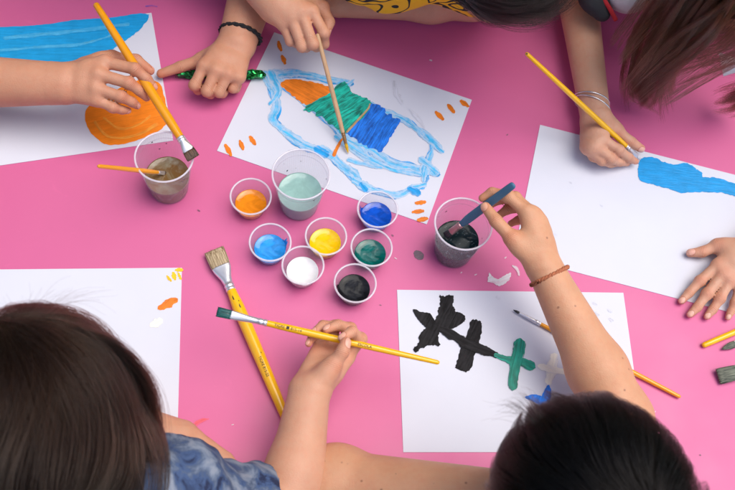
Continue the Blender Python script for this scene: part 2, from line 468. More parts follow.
P_ORANGE = paint_mat('orange_paint', ORANGE, .3, dark=.92, light=1.1, bump=.25)
P_ORANGE2 = paint_mat('thick_orange_paint', srgb(238, 128, 35), -.5, dark=.72, light=1.2)
P_TEAL = paint_mat('teal_paint', TEAL, .75, dark=.5, light=2.1, dist=1.2)
P_TEAL2 = paint_mat('teal_green_paint', srgb(6, 140, 120), 1.35, dark=.55, light=1.35)
P_BLACK = paint_mat('black_paint', BLACK, 1.1, dark=.4, light=1.5, rough=.6, spec=.12)
P_BLACKD = paint_mat('black_paint_dry', BLACK, 1.1, thin=.33, dark=.5, light=2.6, rough=.5)
P_YEL = paint_mat('yellow_paint', YEL, .3, dark=.85, light=1.1)
P_WHITE = paint_mat('white_paint', (.78, .78, .74, 1), .3, dark=.9, light=1.08)
P_CREAM = paint_mat('cream_wash', (.90, .87, .76, 1), .3, thin=.38, spec=.1, dark=.97, light=1.05)
P_SPLASH = paint_mat('dried_white_paint', (.74, .7, .74, 1), .3, thin=.47, under=srgb(211, 100, 150), dark=.85, light=1.1)
P_GREY = paint_mat('dried_grey_paint', (.16, .11, .14, 1), .3, thin=.42, under=srgb(211, 100, 150))
P_CORAL = paint_mat('coral_paint', srgb(226, 92, 108), .9, thin=.4, under=srgb(211, 100, 150))
P_VIOLET = paint_mat('blue_smear', srgb(110, 90, 190), .05, thin=.5, under=srgb(211, 100, 150))
P_DIRT = paint_mat('grey_smudge', (.62, .64, .73, 1), -.9, thin=.5)

def paper(label, tl, tr=None, corners=None):
    """an A4 sheet from its position; corners are four table points"""
    c = sum(corners, Vector()) / 4
    root = thing('sheet_of_paper', label, 'painting', (c.x, c.y, 0.0003))
    v = []
    for z in (.0003, .0008):
        v += [Vector((p.x, p.y, z)) for p in corners]
    f = [(0, 1, 2, 3), (7, 6, 5, 4), (0, 4, 5, 1), (1, 5, 6, 2), (2, 6, 7, 3), (3, 7, 4, 0)]
    o = mesh_obj('sheet', v, f, M['paper'], root, smooth=False)
    return root

def a4(p0, ang, which, L=.297, S=.21):
    e = Vector((math.cos(ang), math.sin(ang), 0)); n = Vector((math.sin(ang), -math.cos(ang), 0))
    if which == 'TL': tl = p0
    elif which == 'TR': tl = p0 - e * L
    elif which == 'BL': tl = p0 - n * S
    elif which == 'BR': tl = p0 - n * S - e * L
    return [tl + n * S, tl + n * S + e * L, tl + e * L, tl]

def ang(a, b):
    d = b - a; return math.atan2(d.y, d.x)

# --- upper left painting
pp = paper('sheet painted with a broad blue sky and an orange sun', None, corners=a4(W(151.5, 13), ang(W(0, 164.5), W(160, 141.5)), 'TR', .31, .213))
blob('blue_paint', [(-60, 32), (-20, 28.5), (20, 26), (45, 24), (75, 20), (110, 17.5), (138, 14), (149, 14.5), (146, 22), (137, 32), (126, 40), (112, 50), (98, 58), (80, 63), (50, 66), (20, 62), (-10, 60), (-60, 60)], P_BLUE, pp, amp=.7)
blob('orange_paint', [(85, 113), (88, 128), (97, 139), (107, 144.5), (122, 144), (138, 140), (155, 133), (165, 125), (167, 112), (163, 92), (158, 82), (140, 80), (115, 90), (95, 100)], P_ORANGE, pp, amp=.5)
stroke('orange_brush_line', [(95, 122), (106, 135), (122, 138), (142, 133), (157, 124)], 3, paint_mat('orange_paint_thin', srgb(250, 160, 60), .3, thin=.46, under=ORANGE), pp, .0015, .4)
stroke('orange_brush_line', [(104, 118), (118, 128), (136, 126), (150, 116)], 2.5, bpy.data.materials['orange_paint_thin'], pp, .0015, .4)
stroke('pale_blue_brush_line', [(5, 38), (45, 34), (90, 29), (128, 24)], 4, paint_mat('pale_blue_paint_thin', srgb(90, 190, 235), .05, thin=.52, under=BLUE), pp, .0015, .6)
stroke('pale_blue_brush_line', [(0, 50), (40, 47), (80, 44), (110, 36)], 3, bpy.data.materials['pale_blue_paint_thin'], pp, .0015, .6)

# --- middle painting: a long blue boat-like shape
pm = paper('sheet painted with a long blue outlined shape filled orange green and blue', None, corners=a4(W(217, 151), ang(W(217, 151), W(428, 225)), 'BL'))
for pts, w in [([(268, 77), (272, 92), (277, 108), (274, 120), (280, 127), (294, 140), (309, 149), (326, 153), (341, 165), (352, 175), (361, 186), (373, 190), (395, 195), (411, 190), (423, 186)], [10, 7, 8, 7, 6, 7, 6, 7, 7, 8, 7, 6, 6, 5, 5]),
               ([(270, 78), (290, 90), (308, 103), (330, 123), (348, 140), (370, 150), (392, 162), (415, 168), (438, 174)], [8, 7, 6, 6, 8, 7, 7, 7, 5]),
               ([(275, 75), (300, 74), (325, 80), (352, 84)], [9, 6, 5, 4]),
               ([(365, 103), (388, 115), (408, 122), (424, 135), (440, 150)], [5, 5, 5, 7, 5]),
               ([(430, 140), (431, 152), (426, 168), (425, 182)], [4, 4, 9, 4]),
               ([(362, 152), (372, 162), (379, 166)], [8, 7, 3]),
               ([(338, 137), (362, 156), (392, 168), (420, 175)], [5, 6, 5, 4])]:
    stroke('blue_brush_line', pts, w, P_BLUEW, pm, .0012, .8)
    stroke('blue_wash_line', [(x + 1.6 * math.sin(x * .13 + y), y + 1.3 * math.cos(y * .19) - .6) for x, y in pts], [q * 1.15 for q in w], P_BLUEW2, pm, .00135, 1.0)
for pts, w in [([(272, 76), (278, 92), (270, 104)], [14, 9, 3]), ([(285, 132), (299, 141)], [8, 8]), ([(320, 151), (331, 157)], [9, 7]), ([(355, 180), (368, 187)], [7, 7]), ([(422, 160), (437, 172)], [8, 6]), ([(424, 134), (442, 151)], [8, 5]), ([(344, 88), (353, 80)], [6, 3]), ([(349, 160), (381, 168)], [5, 3])]:
    stroke('blue_brush_line', pts, w, P_BLUEW2, pm, .0014, 1.0)
for x, y in [(321, 151), (364, 187), (414, 190)]:
    stroke('blue_dab', [(x - 4 + (x * 7) % 3, y - 3 + (x * 5) % 4), (x + 2 + (x * 3) % 4, y + 3 - (y * 5) % 5)], 4 + (x * 11) % 4, P_BLUEW, pm, .00155, .7)
blob('orange_paint', [(280, 84), (290, 79), (303, 80), (318, 83), (330, 87), (331, 93), (320, 98), (312, 103), (306, 105), (298, 100), (288, 92)], P_ORANGE2, pm, .0016, .8)
blob('teal_paint', [(304, 110), (312, 103), (325, 97), (340, 83), (347, 84), (352, 92), (363, 97), (371, 102), (368, 112), (360, 120), (352, 128), (345, 133), (335, 127), (325, 119), (316, 112)], P_TEAL, pm, .0019, 1.1)
blob('ultramarine_paint', [(346, 132), (355, 124), (362, 113), (371, 103), (381, 107), (390, 117), (398, 120), (396, 129), (388, 140), (382, 149), (372, 148), (360, 141)], P_ULTRA, pm, .0017, 1.2)
for a, b in [((352, 134), (372, 106)), ((360, 140), (383, 110)), ((370, 145), (390, 116)), ((380, 149), (398, 121))]:
    stroke('ultramarine_stroke', [a, ((a[0] + b[0]) / 2 - 1, (a[1] + b[1]) / 2 - 1), b], [6, 7, 5], P_ULTRA, pm, .0021, .7)
for a, b in [((308, 108), (345, 88)), ((318, 114), (356, 96)), ((330, 122), (366, 102)), ((342, 131), (368, 108))]:
    stroke('teal_stroke', [a, ((a[0] + b[0]) / 2 + 1, (a[1] + b[1]) / 2 - 1), b], [5, 6, 4], P_TEAL, pm, .0022, .8)
stroke('bare_line', [(347, 132), (357, 121), (368, 109), (370, 104)], [1.8, 2, 1.6, 1.4], paint_mat('ochre_paint', srgb(190, 160, 120), .7), pm, .0026, .2)
stroke('orange_tick', [(334, 155), (337, 148), (342, 139)], [3.4, 3, 2], P_ORANGE2, pm, .0016, .3)
for a, b in [((278.5, 42), (281, 50)), ((282, 56), (285, 63)), ((436, 112), (443, 119)), ((448, 105), (454, 112)), ((461, 101), (468, 106)), ((225.5, 145), (231, 155)), ((240, 141), (243, 149)), ((250, 137), (255, 144)), ((416, 203), (425, 202)), ((413, 212), (423, 211)), ((418, 220), (427, 218.5))]:
    stroke('orange_tick', [a, ((a[0] + b[0]) / 2, (a[1] + b[1]) / 2), b], [2.6, 4.4, 2.6], P_ORANGE2, pm, .0012, .3)
stroke('grey_smear', [(394, 82), (397, 95), (402, 103)], [3, 6, 3], P_DIRT, pm, .0012, .8)
stroke('grey_smear', [(410, 110), (418, 118), (424, 128)], [3, 4, 2], P_DIRT, pm, .0012, .8)

# --- right painting
pr = paper('sheet painted with one bright blue cloud shape along its upper edge', None, corners=a4(W(540, 125), ang(W(540, 125), W(645, 152)), 'TL'))
blob('blue_paint', [(638.5, 165), (641, 159), (648, 157), (656, 158), (664, 162), (672, 164), (685, 163), (693, 166), (698, 170), (702, 173), (703, 177), (712, 177), (722, 179), (737, 184), (760, 190), (760, 202), (738, 197), (722, 193), (708, 192), (696, 192), (684, 193), (672, 190), (662, 187), (652, 184), (641, 181), (638, 174)], P_CLOUD, pr, amp=.7)
for x, y in [(555, 234), (570, 182), (601, 205)]:
    stroke('grey_fleck', [(x, y), (x + 1.5, y + 1)], 1.4, P_DIRT, pr, .0012, .3)

# --- lower painting
pb = paper('sheet painted with black and teal crosses joined in a row', None, corners=a4(W(397, 290), ang(W(397, 290), W(622.5, 293)), 'TL'))
def shape(name, pts, mat, z=.0012, amp=.6): return blob(name, pts, mat, pb, z, amp)
shape('black_petal', [(434, 323), (438, 312), (440, 302), (440, 295), (445, 297), (450, 294.5), (454, 298), (453, 306), (455, 313), (449, 320), (444, 327), (438, 329)], P_BLACK, .0012, 1.2)
shape('black_petal', [(440, 322), (448, 315), (457, 312), (464, 315), (465, 320), (460, 325), (450, 329), (443, 329)], P_BLACK, .0014, .6)
shape('black_petal', [(413, 309.5), (422, 312), (429, 313), (434, 319), (437, 326), (431, 329), (423, 325), (417, 318)], P_BLACK, .0016, .6)
shape('black_petal', [(426, 327), (432, 324), (440, 327), (438, 337), (440, 345), (433, 345), (428, 346), (421, 348), (417, 353), (414, 350), (418, 344), (420, 336)], P_BLACK, .0018, 1.1)
shape('black_bar', [(471, 321), (477, 320), (482, 323), (481, 334), (478, 346), (474, 358), (470, 370), (463, 371), (456, 368), (457, 362), (460, 350), (465, 338)], P_BLACK, .0012, .9)
stroke('black_line', [(443, 331), (451, 335), (460, 340), (470, 345), (483, 350), (496, 355)], [8, 8, 9, 10, 8, 5], P_BLACK, pb, .0020, .9)
stroke('teal_line', [(496, 355), (503, 358), (513, 361), (522, 362), (531, 366)], [4, 5, 8, 8, 9], P_TEAL2, pb, .0022, .5)
stroke('teal_bar', [(519.5, 344), (518, 354), (515.5, 366), (513.5, 378), (513, 386)], [11, 11, 10, 9, 8.5], P_TEAL2, pb, .0024, .4)
stroke('cream_bar', [(554, 356), (552, 368), (549, 382)], [6, 9, 6], P_CREAM, pb, .0012, .8)
stroke('cream_bar', [(540, 366), (552, 370), (566, 372)], [5, 7, 6], P_CREAM, pb, .0014, .8)
shape('blue_petal', [(525, 397), (533, 394.5), (541, 396), (546, 400), (544, 406), (536, 403), (529, 400)], P_PETAL, .0012, .4)
shape('blue_petal', [(541, 399), (544, 391), (548, 385), (551, 389), (551, 396), (549, 404), (543, 405)], P_PETAL, .0014, .4)
for x, y in [(594, 303), (609, 310), (610, 319), (497, 297), (596, 313)]:
    stroke('grey_fleck', [(x, y), (x + 2.5, y + 1.5)], 2.6, P_DIRT, pb, .0012, .5)

# --- lower left painting
pl = paper('sheet with small yellow and orange dabs beside the girl with long hair', None, corners=a4(W(182, 268), ang(W(20, 269.5), W(182, 268)), 'TR'))
for a, b, w, m in [((173, 273), (175, 279), 4, P_YEL), ((176, 270), (182, 270), 3.5, P_YEL), ((167, 276), (171, 281), 2.6, P_YEL), ((178, 273), (181, 279), 2.5, P_YEL), ((160, 308), (175, 300), 8, P_ORANGE2), ((163, 308), (172, 300), 6, P_ORANGE2), ((152, 325), (160, 321), 8, P_CREAM), ((158, 411), (160, 414), 4, P_YEL)]:
    stroke('paint_dab', [a, ((a[0] + b[0]) / 2, (a[1] + b[1]) / 2), b], [w * .6, w, w * .7], m, pl, .0012 if m is not P_ORANGE2 else .0012 + .0002 * (w < 7), .5)

# --- paint on the table itself
blob('dried_paint', [(489, 273), (493, 277), (499, 279), (505, 275), (511, 273), (509, 280), (504, 284), (499, 286), (493, 283), (488, 281)], P_SPLASH, table, .0006, .7)
stroke('dried_paint', [(513, 266), (517, 269), (519, 275)], [2, 3, 2], P_SPLASH, table, .0006, .4)
blob('dried_paint', [(414, 252), (418, 250.5), (423, 253), (423.5, 258), (420, 260), (415, 257)], P_GREY, table, .0006, .4)
stroke('dried_paint', [(188, 436), (192, 428), (199, 422), (208, 419)], [3, 4, 4, 1.5], P_CORAL, table, .0006, .4)
stroke('dried_paint', [(172, 424), (178, 431), (184, 440)], [2, 4, 2], P_CORAL, table, .0006, .4)
stroke('dried_paint', [(146, 6), (152, 5.5), (157, 6.5)], [1.5, 1.5, 1], P_VIOLET, table, .0006, .2)
for k in range(0, 26, 2):
    x, y = [(461, 273), (485, 252), (507, 135), (503, 100), (395, 258), (690, 430), (700, 455), (640, 425), (655, 412), (612, 330), (198, 210), (205, 224), (232, 425), (250, 395), (392, 235), (560, 262), (475, 275), (118, 210), (380, 305), (330, 420), (505, 258), (705, 300), (660, 460), (520, 60), (430, 60), (215, 110)][k]
    stroke('paint_speck', [(x, y), (x + random.uniform(.5, 1.6), y + random.uniform(-1, 1.4))], random.uniform(.7, 1.5), [P_SPLASH, P_GREY][k % 4 // 2], table, .0006, .2)

# ------------------------------------------------------------------ cups
def cup(label, base_px, h, rb, rt, level, lmat, group, ribs=False, tilt=0):
    p = W(*base_px); root = thing('plastic_cup', label, 'cup', (p.x, p.y, .0004), group)
    n = 48; th = .0006
    prof = [(0, .0012), (rb * .6, .0010), (rb * .9, 0), (rb, .0006), (rb + .0006, .003)]
    for k in range(1, 9):
        q = k / 8; prof.append((rb + .0006 + (rt - rb - .0006) * q, .003 + (h - .0035) * q))
    inner = [(max(0, r - th), z + (.0008 if z < .003 else 0)) for r, z in reversed(prof)]
    inner[-1] = (0, .0024)
    rings = [[(r * math.cos(2 * math.pi * j / n), r * math.sin(2 * math.pi * j / n), z) for j in range(n)] for r, z in prof + inner]
    b = MB(); b.loft(rings, cap=False); b.build('body', M['cup'], root, local=True)
    # rolled lip
    b = MB(); b.tube([(rt * 1.012 * math.cos(2 * math.pi * j / n), rt * 1.012 * math.sin(2 * math.pi * j / n), h) for j in range(n)], .0013, 8, closed=True)
    b.build('rim', M['rim'], root, local=True)
    if h > .06:
        b = MB(); zz = h * .86; rr = rb + (rt - rb) * .86
        b.tube([(rr * math.cos(2 * math.pi * j / n), rr * math.sin(2 * math.pi * j / n), zz) for j in range(n)], .0005, 6, closed=True)
        b.build('ridge', M['cup'], root, local=True)
    # contents
    def rad(z): return rb + (rt - rb) * z / h - .0009
    zs = [.0026, .004] + [level * q for q in (.4, .7, .95)]
    prof = [(0, zs[0])] + [(rad(z), z) for z in zs] + [(rad(level), level), (rad(level) * .96, level - .0006), (rad(level) * .6, level - .0009), (rad(level) * .3, level - .0008), (0, level - .0008)]
    rings = []
    for i, (r, z) in enumerate(prof):
        rr = []
        for j in range(n):
            a = 2 * math.pi * j / n
            dz = 0
            rr.append((r * math.cos(a), r * math.sin(a), z + dz))
        rings.append(rr)
    b = MB(); b.loft(rings, cap=False); b.build('paint' if h < .05 else 'water', lmat, root, local=True)
    if h < .05:     # a smear of paint left up the inside wall
        sm = MB(); a0 = base_px[0] * 1.7; m = 14
        vv, ff = [], []
        for i in range(m):
            for j, hh in enumerate((0, .35, .7, 1)):
                a = a0 + (i - m / 2) * .07; top = level + .0115 * math.exp(-((i - m / 2) / 3.0) ** 2) * (1 + .45 * math.sin(i * 2.1 + base_px[1]))
                z = level - .001 + (top - level + .001) * hh; r = rad(z) - .0002
                vv.append((r * math.cos(a), r * math.sin(a), z))
        for i in range(m - 1):
            for j in range(3): ff.append((i * 4 + j, i * 4 + 4 + j, i * 4 + 5 + j, i * 4 + 1 + j))
        sm.add(vv, ff); sm.build('paint_smear', lmat, root, local=True)
    else:           # droplets and flecks clinging inside
        rr = random.Random(int(base_px[0]))
        for q in range(8):
            a = rr.uniform(0, 6.28); z = rr.uniform(level + .004, h - .008); r = rad(z); s_ = rr.uniform(.0006, .0018)
            u = Vector((-math.sin(a), math.cos(a), 0)); c_ = Vector((r * math.cos(a), r * math.sin(a), z)); nrm = Vector((-math.cos(a), -math.sin(a), 0))
            pts = [c_ + u * (s_ * math.cos(t * .785) * rr.uniform(.6, 1.3)) + Vector((0, 0, s_ * math.sin(t * .785) * rr.uniform(.6, 1.4))) for t in range(8)]
            sm = MB(); sm.add(pts + [c_ + nrm * .0005], [(i, (i + 1) % 8, 8) for i in range(8)]); sm.build('paint_fleck', flmat[0], root, local=True)
    return root
flmat = [simple('dried_flecks', (.05, .05, .07, 1), .4)]
G1, G2 = 'small paint cups on the table', 'rinse water cups on the table'
def lm(n, c, d=.75, l=1.12, **k): return liquid_mat(n, mul(c, d), mul(c, l), **k)
SM = (.035, .0172, .0254)
def small(label, px, mat, lev=.0165): cup(label, px, *SM, lev, mat, G1)
small('small clear cup of orange paint', (251, 209), lm('orange_paint_wet', srgb(250, 145, 30)))
small('small clear cup of light blue paint', (270, 254), lm('light_blue_paint_wet', srgb(45, 150, 232), .75, 1.3))
small('small clear cup of yellow paint', (324.5, 248), lm('yellow_paint_wet', srgb(252, 200, 12), .88, 1.1))
small('small clear cup of white paint', (302, 276.5), lm('white_paint_wet', (.82, .82, .82, 1), .95, 1.05))
small('small clear cup of ultramarine blue paint', (375, 221.5), lm('ultramarine_paint_wet', srgb(18, 80, 190), .7, 1.3))
small('small clear cup of dark teal paint', (369, 259), lm('teal_paint_wet', srgb(6, 98, 92), .6, 1.3))
small('small clear cup of black paint', (353, 294), lm('black_paint_wet', (.012, .013, .016, 1), .5, 1.6))
BG = (.083, .0242, .0352)
cup('tall clear cup of pale teal rinse water', (299, 205), *BG, .037, lm('pale_teal_water', srgb(150, 190, 182), .9, 1.08, scale=40), G2)
cup('tall clear cup of brown rinse water with a brush in it', (169.5, 188.5), *BG, .035, liquid_mat('brown_water', srgb(122, 92, 54), srgb(150, 142, 116), scale=36, lo=.42, hi=.68, dist=2), G2)
cup('tall clear cup of dark teal rinse water with foam', (452.5, 252), *BG, .036, liquid_mat('dark_teal_water', (.006, .018, .022, 1), (.12, .17, .18, 1), scale=75, lo=.57, hi=.66, dist=3), G2)

# ------------------------------------------------------------------ brushes
def brush(label, tail, tip, r, hmat, fl, bl, bw, bt, bmat, rt=None, ferr=M['metal'], text=None, group='paint brushes', rf=None, up=None, flat_handle=False, stain=None):
    """tail, tip are scene points; fl, bl ferrule and bristle lengths; bw, bt bristle width and thickness"""
    ax = tip - tail; L = ax.length; z = ax.normalized()
    c = up if up is not None else (CAM - (tail + tip) / 2)
    x = (c - z * c.dot(z)).normalized(); y = z.cross(x)
    root = thing('paint_brush', label, 'paint brush', tail, group)
    R = Matrix((x, y, z)).transposed(); root.rotation_mode = 'QUATERNION'; root.rotation_quaternion = R.to_quaternion()
    rt = rt or r * .5; rf = rf or r * .8
    hl = L - fl - bl
    prof = [(.0005, rt * .3), (.0012, rt * .7), (.003, rt), (.08 * hl, rt * 1.08), (.3 * hl, rt + (r - rt) * .55), (.55 * hl, rt + (r - rt) * .88), (.75 * hl, r), (.88 * hl, r * .97), (.96 * hl, rf * 1.03), (hl, rf * .96), (hl + .004, rf * .9)]
    b = MB(); fx = .55 if flat_handle else 1
    b.loft([ring(rr * fx, rr, zz, 20, 2.6 if flat_handle else 2) for zz, rr in prof]); hd = b.build('handle', hmat, root, local=True)
    # ferrule: round at the handle, pressed flat at the bristles, with crimped rings
    k = [(0, 1.04, 1.04), (.08, 1.06, 1.06), (.10, .98, .98), (.14, .98, .98), (.16, 1.07, 1.07), (.22, 1.07, 1.07), (.24, .98, .98), (.32, 1.0, 1.0)]
    rings = [ring(rf * a, rf * b_, hl + fl * q, 24) for q, a, b_ in k]
    for q in (.5, .7, .85, .97, 1.0):
        u = (q - .32) / .68; u = u * u * (3 - 2 * u)
        rings.append(ring(rf * (1 - u) + bt / 2 * u, rf * (1 - u) + bw / 2 * u, hl + fl * q, 24, 2 + 1.2 * u))
    b = MB(); b.loft(rings); b.build('ferrule', ferr, root, local=True)
    # bristles: a core body and loose hairs round its edge
    b = MB(); z0 = hl + fl - .001; flat = bw / bt > 1.8
    if flat: pr_ = [(0, .96, .96), (.3, 1.0, 1.03), (.65, .85, 1.07), (.9, .55, 1.06), (.985, .3, 1.02)]
    else: pr_ = [(0, .96, .96), (.3, 1.08, 1.08), (.6, .85, .85), (.85, .45, .45), (1.0, .08, .08)]
    b.loft([ring(bt / 2 * a, bw / 2 * c_, z0 + bl * q, 20, 3 if flat else 2) for q, a, c_ in pr_])
    rr = random.Random(int(L * 1e5) + int(bw * 1e5))
    for i in range(90 if flat else 24):
        if flat:
            yy = rr.uniform(-.5, .5) * bw; xx = rr.choice((-.5, .5)) * bt * rr.uniform(.6, 1.0)
            e = (xx * .35 + rr.uniform(-1, 1) * bt * .12, yy * 1.07 + rr.uniform(-1, 1) * .0006, z0 + bl * rr.uniform(.93, 1.04))
        else:
            a = rr.uniform(0, 6.28); xx, yy = bt / 2 * math.cos(a), bw / 2 * math.sin(a)
            e = (xx * .12, yy * .12, z0 + bl * rr.uniform(.92, 1.03))
        m_ = ((xx * 1.08 + e[0]) / 2 if flat else xx * .95, (yy * 1.03 + e[1]) / 2 if flat else yy * .95, (z0 + e[2]) / 2)
        b.tube([(xx, yy, z0), m_, e], [.00022, .0002, .00008], 4)
    br = b.build('bristles', bmat, root, local=True)
    if text:
        for s_, pos, size in text:
            cu = bpy.data.curves.new('lettering', 'FONT'); cu.body = s_; cu.size = size; cu.extrude = .00004; cu.align_x = 'LEFT'; cu.align_y = 'CENTER'
            cu.materials.append(M['ink'])
            to = bpy.data.objects.new('lettering', cu); COL.objects.link(to)
            me = bpy.data.meshes.new_from_object(to.evaluated_get(bpy.context.evaluated_depsgraph_get()))
            bpy.data.objects.remove(to); me.materials.clear(); me.materials.append(M['ink'])
            o = bpy.data.objects.new('lettering', me); COL.objects.link(o); o.parent = hd
            rad_here = max(np.interp(pos - q_, [p_[0] for p_ in prof], [p_[1] for p_ in prof]) for q_ in np.linspace(0, .6 * size * len(s_), 8)) + .00012
            o.matrix_local = Matrix(((0, 0, 1, rad_here * fx + .00008), (0, 1, 0, 0), (-1, 0, 0, pos), (0, 0, 0, 1)))
    if stain:      # paint chips on the handle
        b = MB()
        for zz, yy, sz in stain:
            zc = hl * zz; rad_here = np.interp(zc, [p_[0] for p_ in prof], [p_[1] for p_ in prof]) + .00015
            vv = []
            for q in range(9):
                a = 2 * math.pi * q / 9; g = sz * rr.uniform(.5, 1.1)
                ay = yy + g * math.cos(a) / rad_here * .5; vv.append((rad_here * math.cos(ay), rad_here * math.sin(ay), zc + g * 1.5 * math.sin(a)))
            b.add(vv, [tuple(range(9))])
        b.build('paint_chip', M['ink'] if stain is not True else None, hd, local=True)
    return root

bm_dark = bristle_mat('dark_brown_bristle', (.035, .018, .01, 1), (.16, .085, .05, 1))
bm_hog = bristle_mat('hog_bristle', srgb(120, 96, 62), srgb(216, 196, 160), .7)
bm_teal = bristle_mat('teal_stained_bristle', (.004, .05, .05, 1), (.01, .14, .13, 1), .35)
bm_yel = bristle_mat('yellow_stained_bristle', srgb(220, 160, 10), srgb(250, 205, 40), .35)
bm_blue = bristle_mat('blue_stained_bristle', srgb(20, 120, 180), srgb(60, 165, 225), .35)
bm_grey = bristle_mat('grey_green_bristle', srgb(50, 58, 50), srgb(128, 130, 112), .7)
bm_black = bristle_mat('black_bristle', (.01, .01, .012, 1), (.06, .06, .07, 1), .4)
bm_white = bristle_mat('white_bristle', (.6, .6, .62, 1), (.82, .82, .84, 1), .5)
pinkmetal = simple('dull_copper_ferrule', srgb(196, 150, 150), .35, .15, 120, .1, 400, metallic=.6)

brush('thick yellow brush with dark flat bristles held over the brown water cup', W(95, 3, 11.6), W(194, 159, 9.3), .0062, M['amber'], .021, .0125, .0155, .005, bm_dark, rt=.0042, rf=.0052)
brush('thin amber brush standing in the cup of brown water', W(97.5, 166, 14.6), W(169, 173.5, 2.6), .0031, M['amber'], .014, .012, .005, .004, bm_dark, rt=.0023, rf=.0025)
brush('bare wood brush with a yellow paint tip held over the middle painting', W(317, 33, 9.6), W(348.5, 154, .35), .0032, M['wood'], .016, .014, .0042, .0038, bm_yel, rt=.0026, rf=.0027, ferr=simple('dull_brass_ferrule', srgb(160, 120, 80), .4, .2, metallic=.7))
brush('slim yellow brush painting the blue cloud shape on the right sheet', W(525.5, 52.5, 15.5), W(641, 160, .3), .0038, M['yellow'], .027, .009, .0052, .0035, bm_white, rt=.0026, rf=.0034, stain=[(.01, 0, .0025)])
brush('yellow brush with teal flat bristles held level across the pink table', W(440, 363, 8.6), W(216, 311.5, 9.9), .0043, M['yellow'], .043, .017, .0105, .0045, bm_teal, rt=.0027, rf=.0037,
      text=[('TIGRE \u25a0 815-14', .196, .0046), ('ESCOLA', .098, .0046)])
brush('large wide hog bristle brush lying on the pink table', W(288, 423, .85), W(213.5, 249, .9), .0079, M['yellow'], .036, .026, .0245, .009, bm_hog, rt=.0055, rf=.0062, text=[('TIGRE 815-22', .088, .0048)],
      stain=[(.93, -.2, .0028), (.86, .3, .0022), (.78, 0, .0015), (.5, .5, .001), (.9, .5, .0012)])
brush('blue grey flat handled brush dipped in the dark teal water', W(514.5, 184, 16), W(445, 236.5, 4.0), .0056, M['blueplastic'], .022, .012, .009, .004, bm_black, rt=.0043, rf=.0042, ferr=pinkmetal, flat_handle=True)
brush('thin yellow brush lying across the sheet of painted crosses', W(681, 397.5, .42), W(512.5, 309.5, .36), .0036, M['amber'], .031, .009, .0030, .0028, bm_black, rt=.0025, rf=.0026)
brush('yellow brush end lying on the pink table by the flat hand', W(702, 346, .42), W(880, 270.5, .45), .0042, M['yellow'], .03, .012, .006, .004, bm_dark, rt=.0036, rf=.0034)
brush('small grey bristle brush tip lying below the flat hand', W(870, 290, .5), W(721, 349.5, .4), .0038, M['yellow'], .025, .021, .0085, .0048, bm_grey, rt=.003)
brush('wide brush tip with stiff grey green bristles on the pink table', W(880, 338, .75), W(717, 377, .6), .0062, M['amber'], .03, .026, .0185, .0075, bm_grey, rt=.005)

# ------------------------------------------------------------------ green glitter tube under the fist
def glitter():
    a, b_ = W(175, 73.5, .75), W(266, 75, .75); d = (b_ - a).normalized(); L = (b_ - a).length
    root = thing('glitter_tube', 'green glitter tube lying under the hand with the black hair tie', 'glitter tube', a)
    t = NT('green_glitter'); v = t.coord()
    vo = t.n('ShaderNodeTexVoronoi'); t.put(vo.inputs['Vector'], v); vo.inputs['Scale'].default_value = 420
    se = t.n('ShaderNodeSeparateColor'); t.put(se.inputs[0], vo.outputs['Color'])
    t.principled(Base_Color=t.ramp(se.outputs[0], .1, .95, (.002, .05, .012, 1), (.03, .5, .12, 1)), Roughness=.18, Metallic=.75)
    q = Vector((1, 0, 0)).rotation_difference(d); mb = MB(); n = 46; k = 10; rr = random.Random(3)
    rings = []
    for i in range(n + 1):
        u = i / n; R = .0058 * min(1, (min(u, 1 - u) * 18 + .25)); tw = u * 14
        rings.append([q @ Vector((u * L, R * (1 + .3 * math.sin(3 * (2 * math.pi * j / k) + tw) + rr.uniform(-.12, .12)) * math.cos(2 * math.pi * j / k), R * (1 + .3 * math.sin(3 * (2 * math.pi * j / k) + tw) + rr.uniform(-.12, .12)) * math.sin(2 * math.pi * j / k))) for j in range(k)])
    mb.loft(rings); mb.build('tube', t.m, root, smooth=False, local=True)
    fr = MB()
    for i in range(420):
        u = rr.random(); an = rr.uniform(0, 6.28); R = .0055
        c = Vector((u * L, R * math.cos(an), R * math.sin(an))); o = Vector((rr.uniform(-.4, .4), math.cos(an), math.sin(an))).normalized()
        w = o.cross(Vector((1, .3, .2))).normalized() * .0005; e = c + o * .0021
        fr.add([q @ (c - w), q @ (c + w), q @ (e + w * .6), q @ (e - w * .6)], [(0, 1, 2, 3)])
    fr.build('glitter_fringe', t.m, root, smooth=False, local=True)
glitter()

# ------------------------------------------------------------------ bodies: distance fields meshed into one surface
def cap(a, b, ra, rb=None, k=.02, cut=None):
    return dict(t='c', a=np.array(a, np.float64), b=np.array(b, np.float64), ra=ra, rb=ra if rb is None else rb, k=k, cut=cut)
def ell(c, r, R=None, k=.02):
    return dict(t='e', c=np.array(c, np.float64), r=np.array(r, np.float64), R=np.eye(3) if R is None else np.array(R), k=k)

def bound(p):
    if p['t'] == 'c': return (p['a'] + p['b']) / 2, np.linalg.norm(p['a'] - p['b']) / 2 + max(p['ra'], p['rb'])
    return p['c'], p['r'].max()

def ev(p, P):
    if p['t'] == 'c':
        ab = p['b'] - p['a']; l2 = ab @ ab + 1e-12
        h = np.clip(((P - p['a']) @ ab) / l2, 0, 1)
        d = np.linalg.norm(P - p['a'] - h[:, None] * ab, axis=1) - (p['ra'] + (p['rb'] - p['ra']) * h)
        if p['cut'] is not None:
            n = ab / math.sqrt(l2); s = (P - p['b']) @ n
            d = np.maximum(d, s)
        return d
    q = (P - p['c']) @ p['R'].T
    k0 = np.linalg.norm(q / p['r'], axis=1); k1 = np.linalg.norm(q / p['r'] ** 2, axis=1) + 1e-9
    return k0 * (k0 - 1) / k1

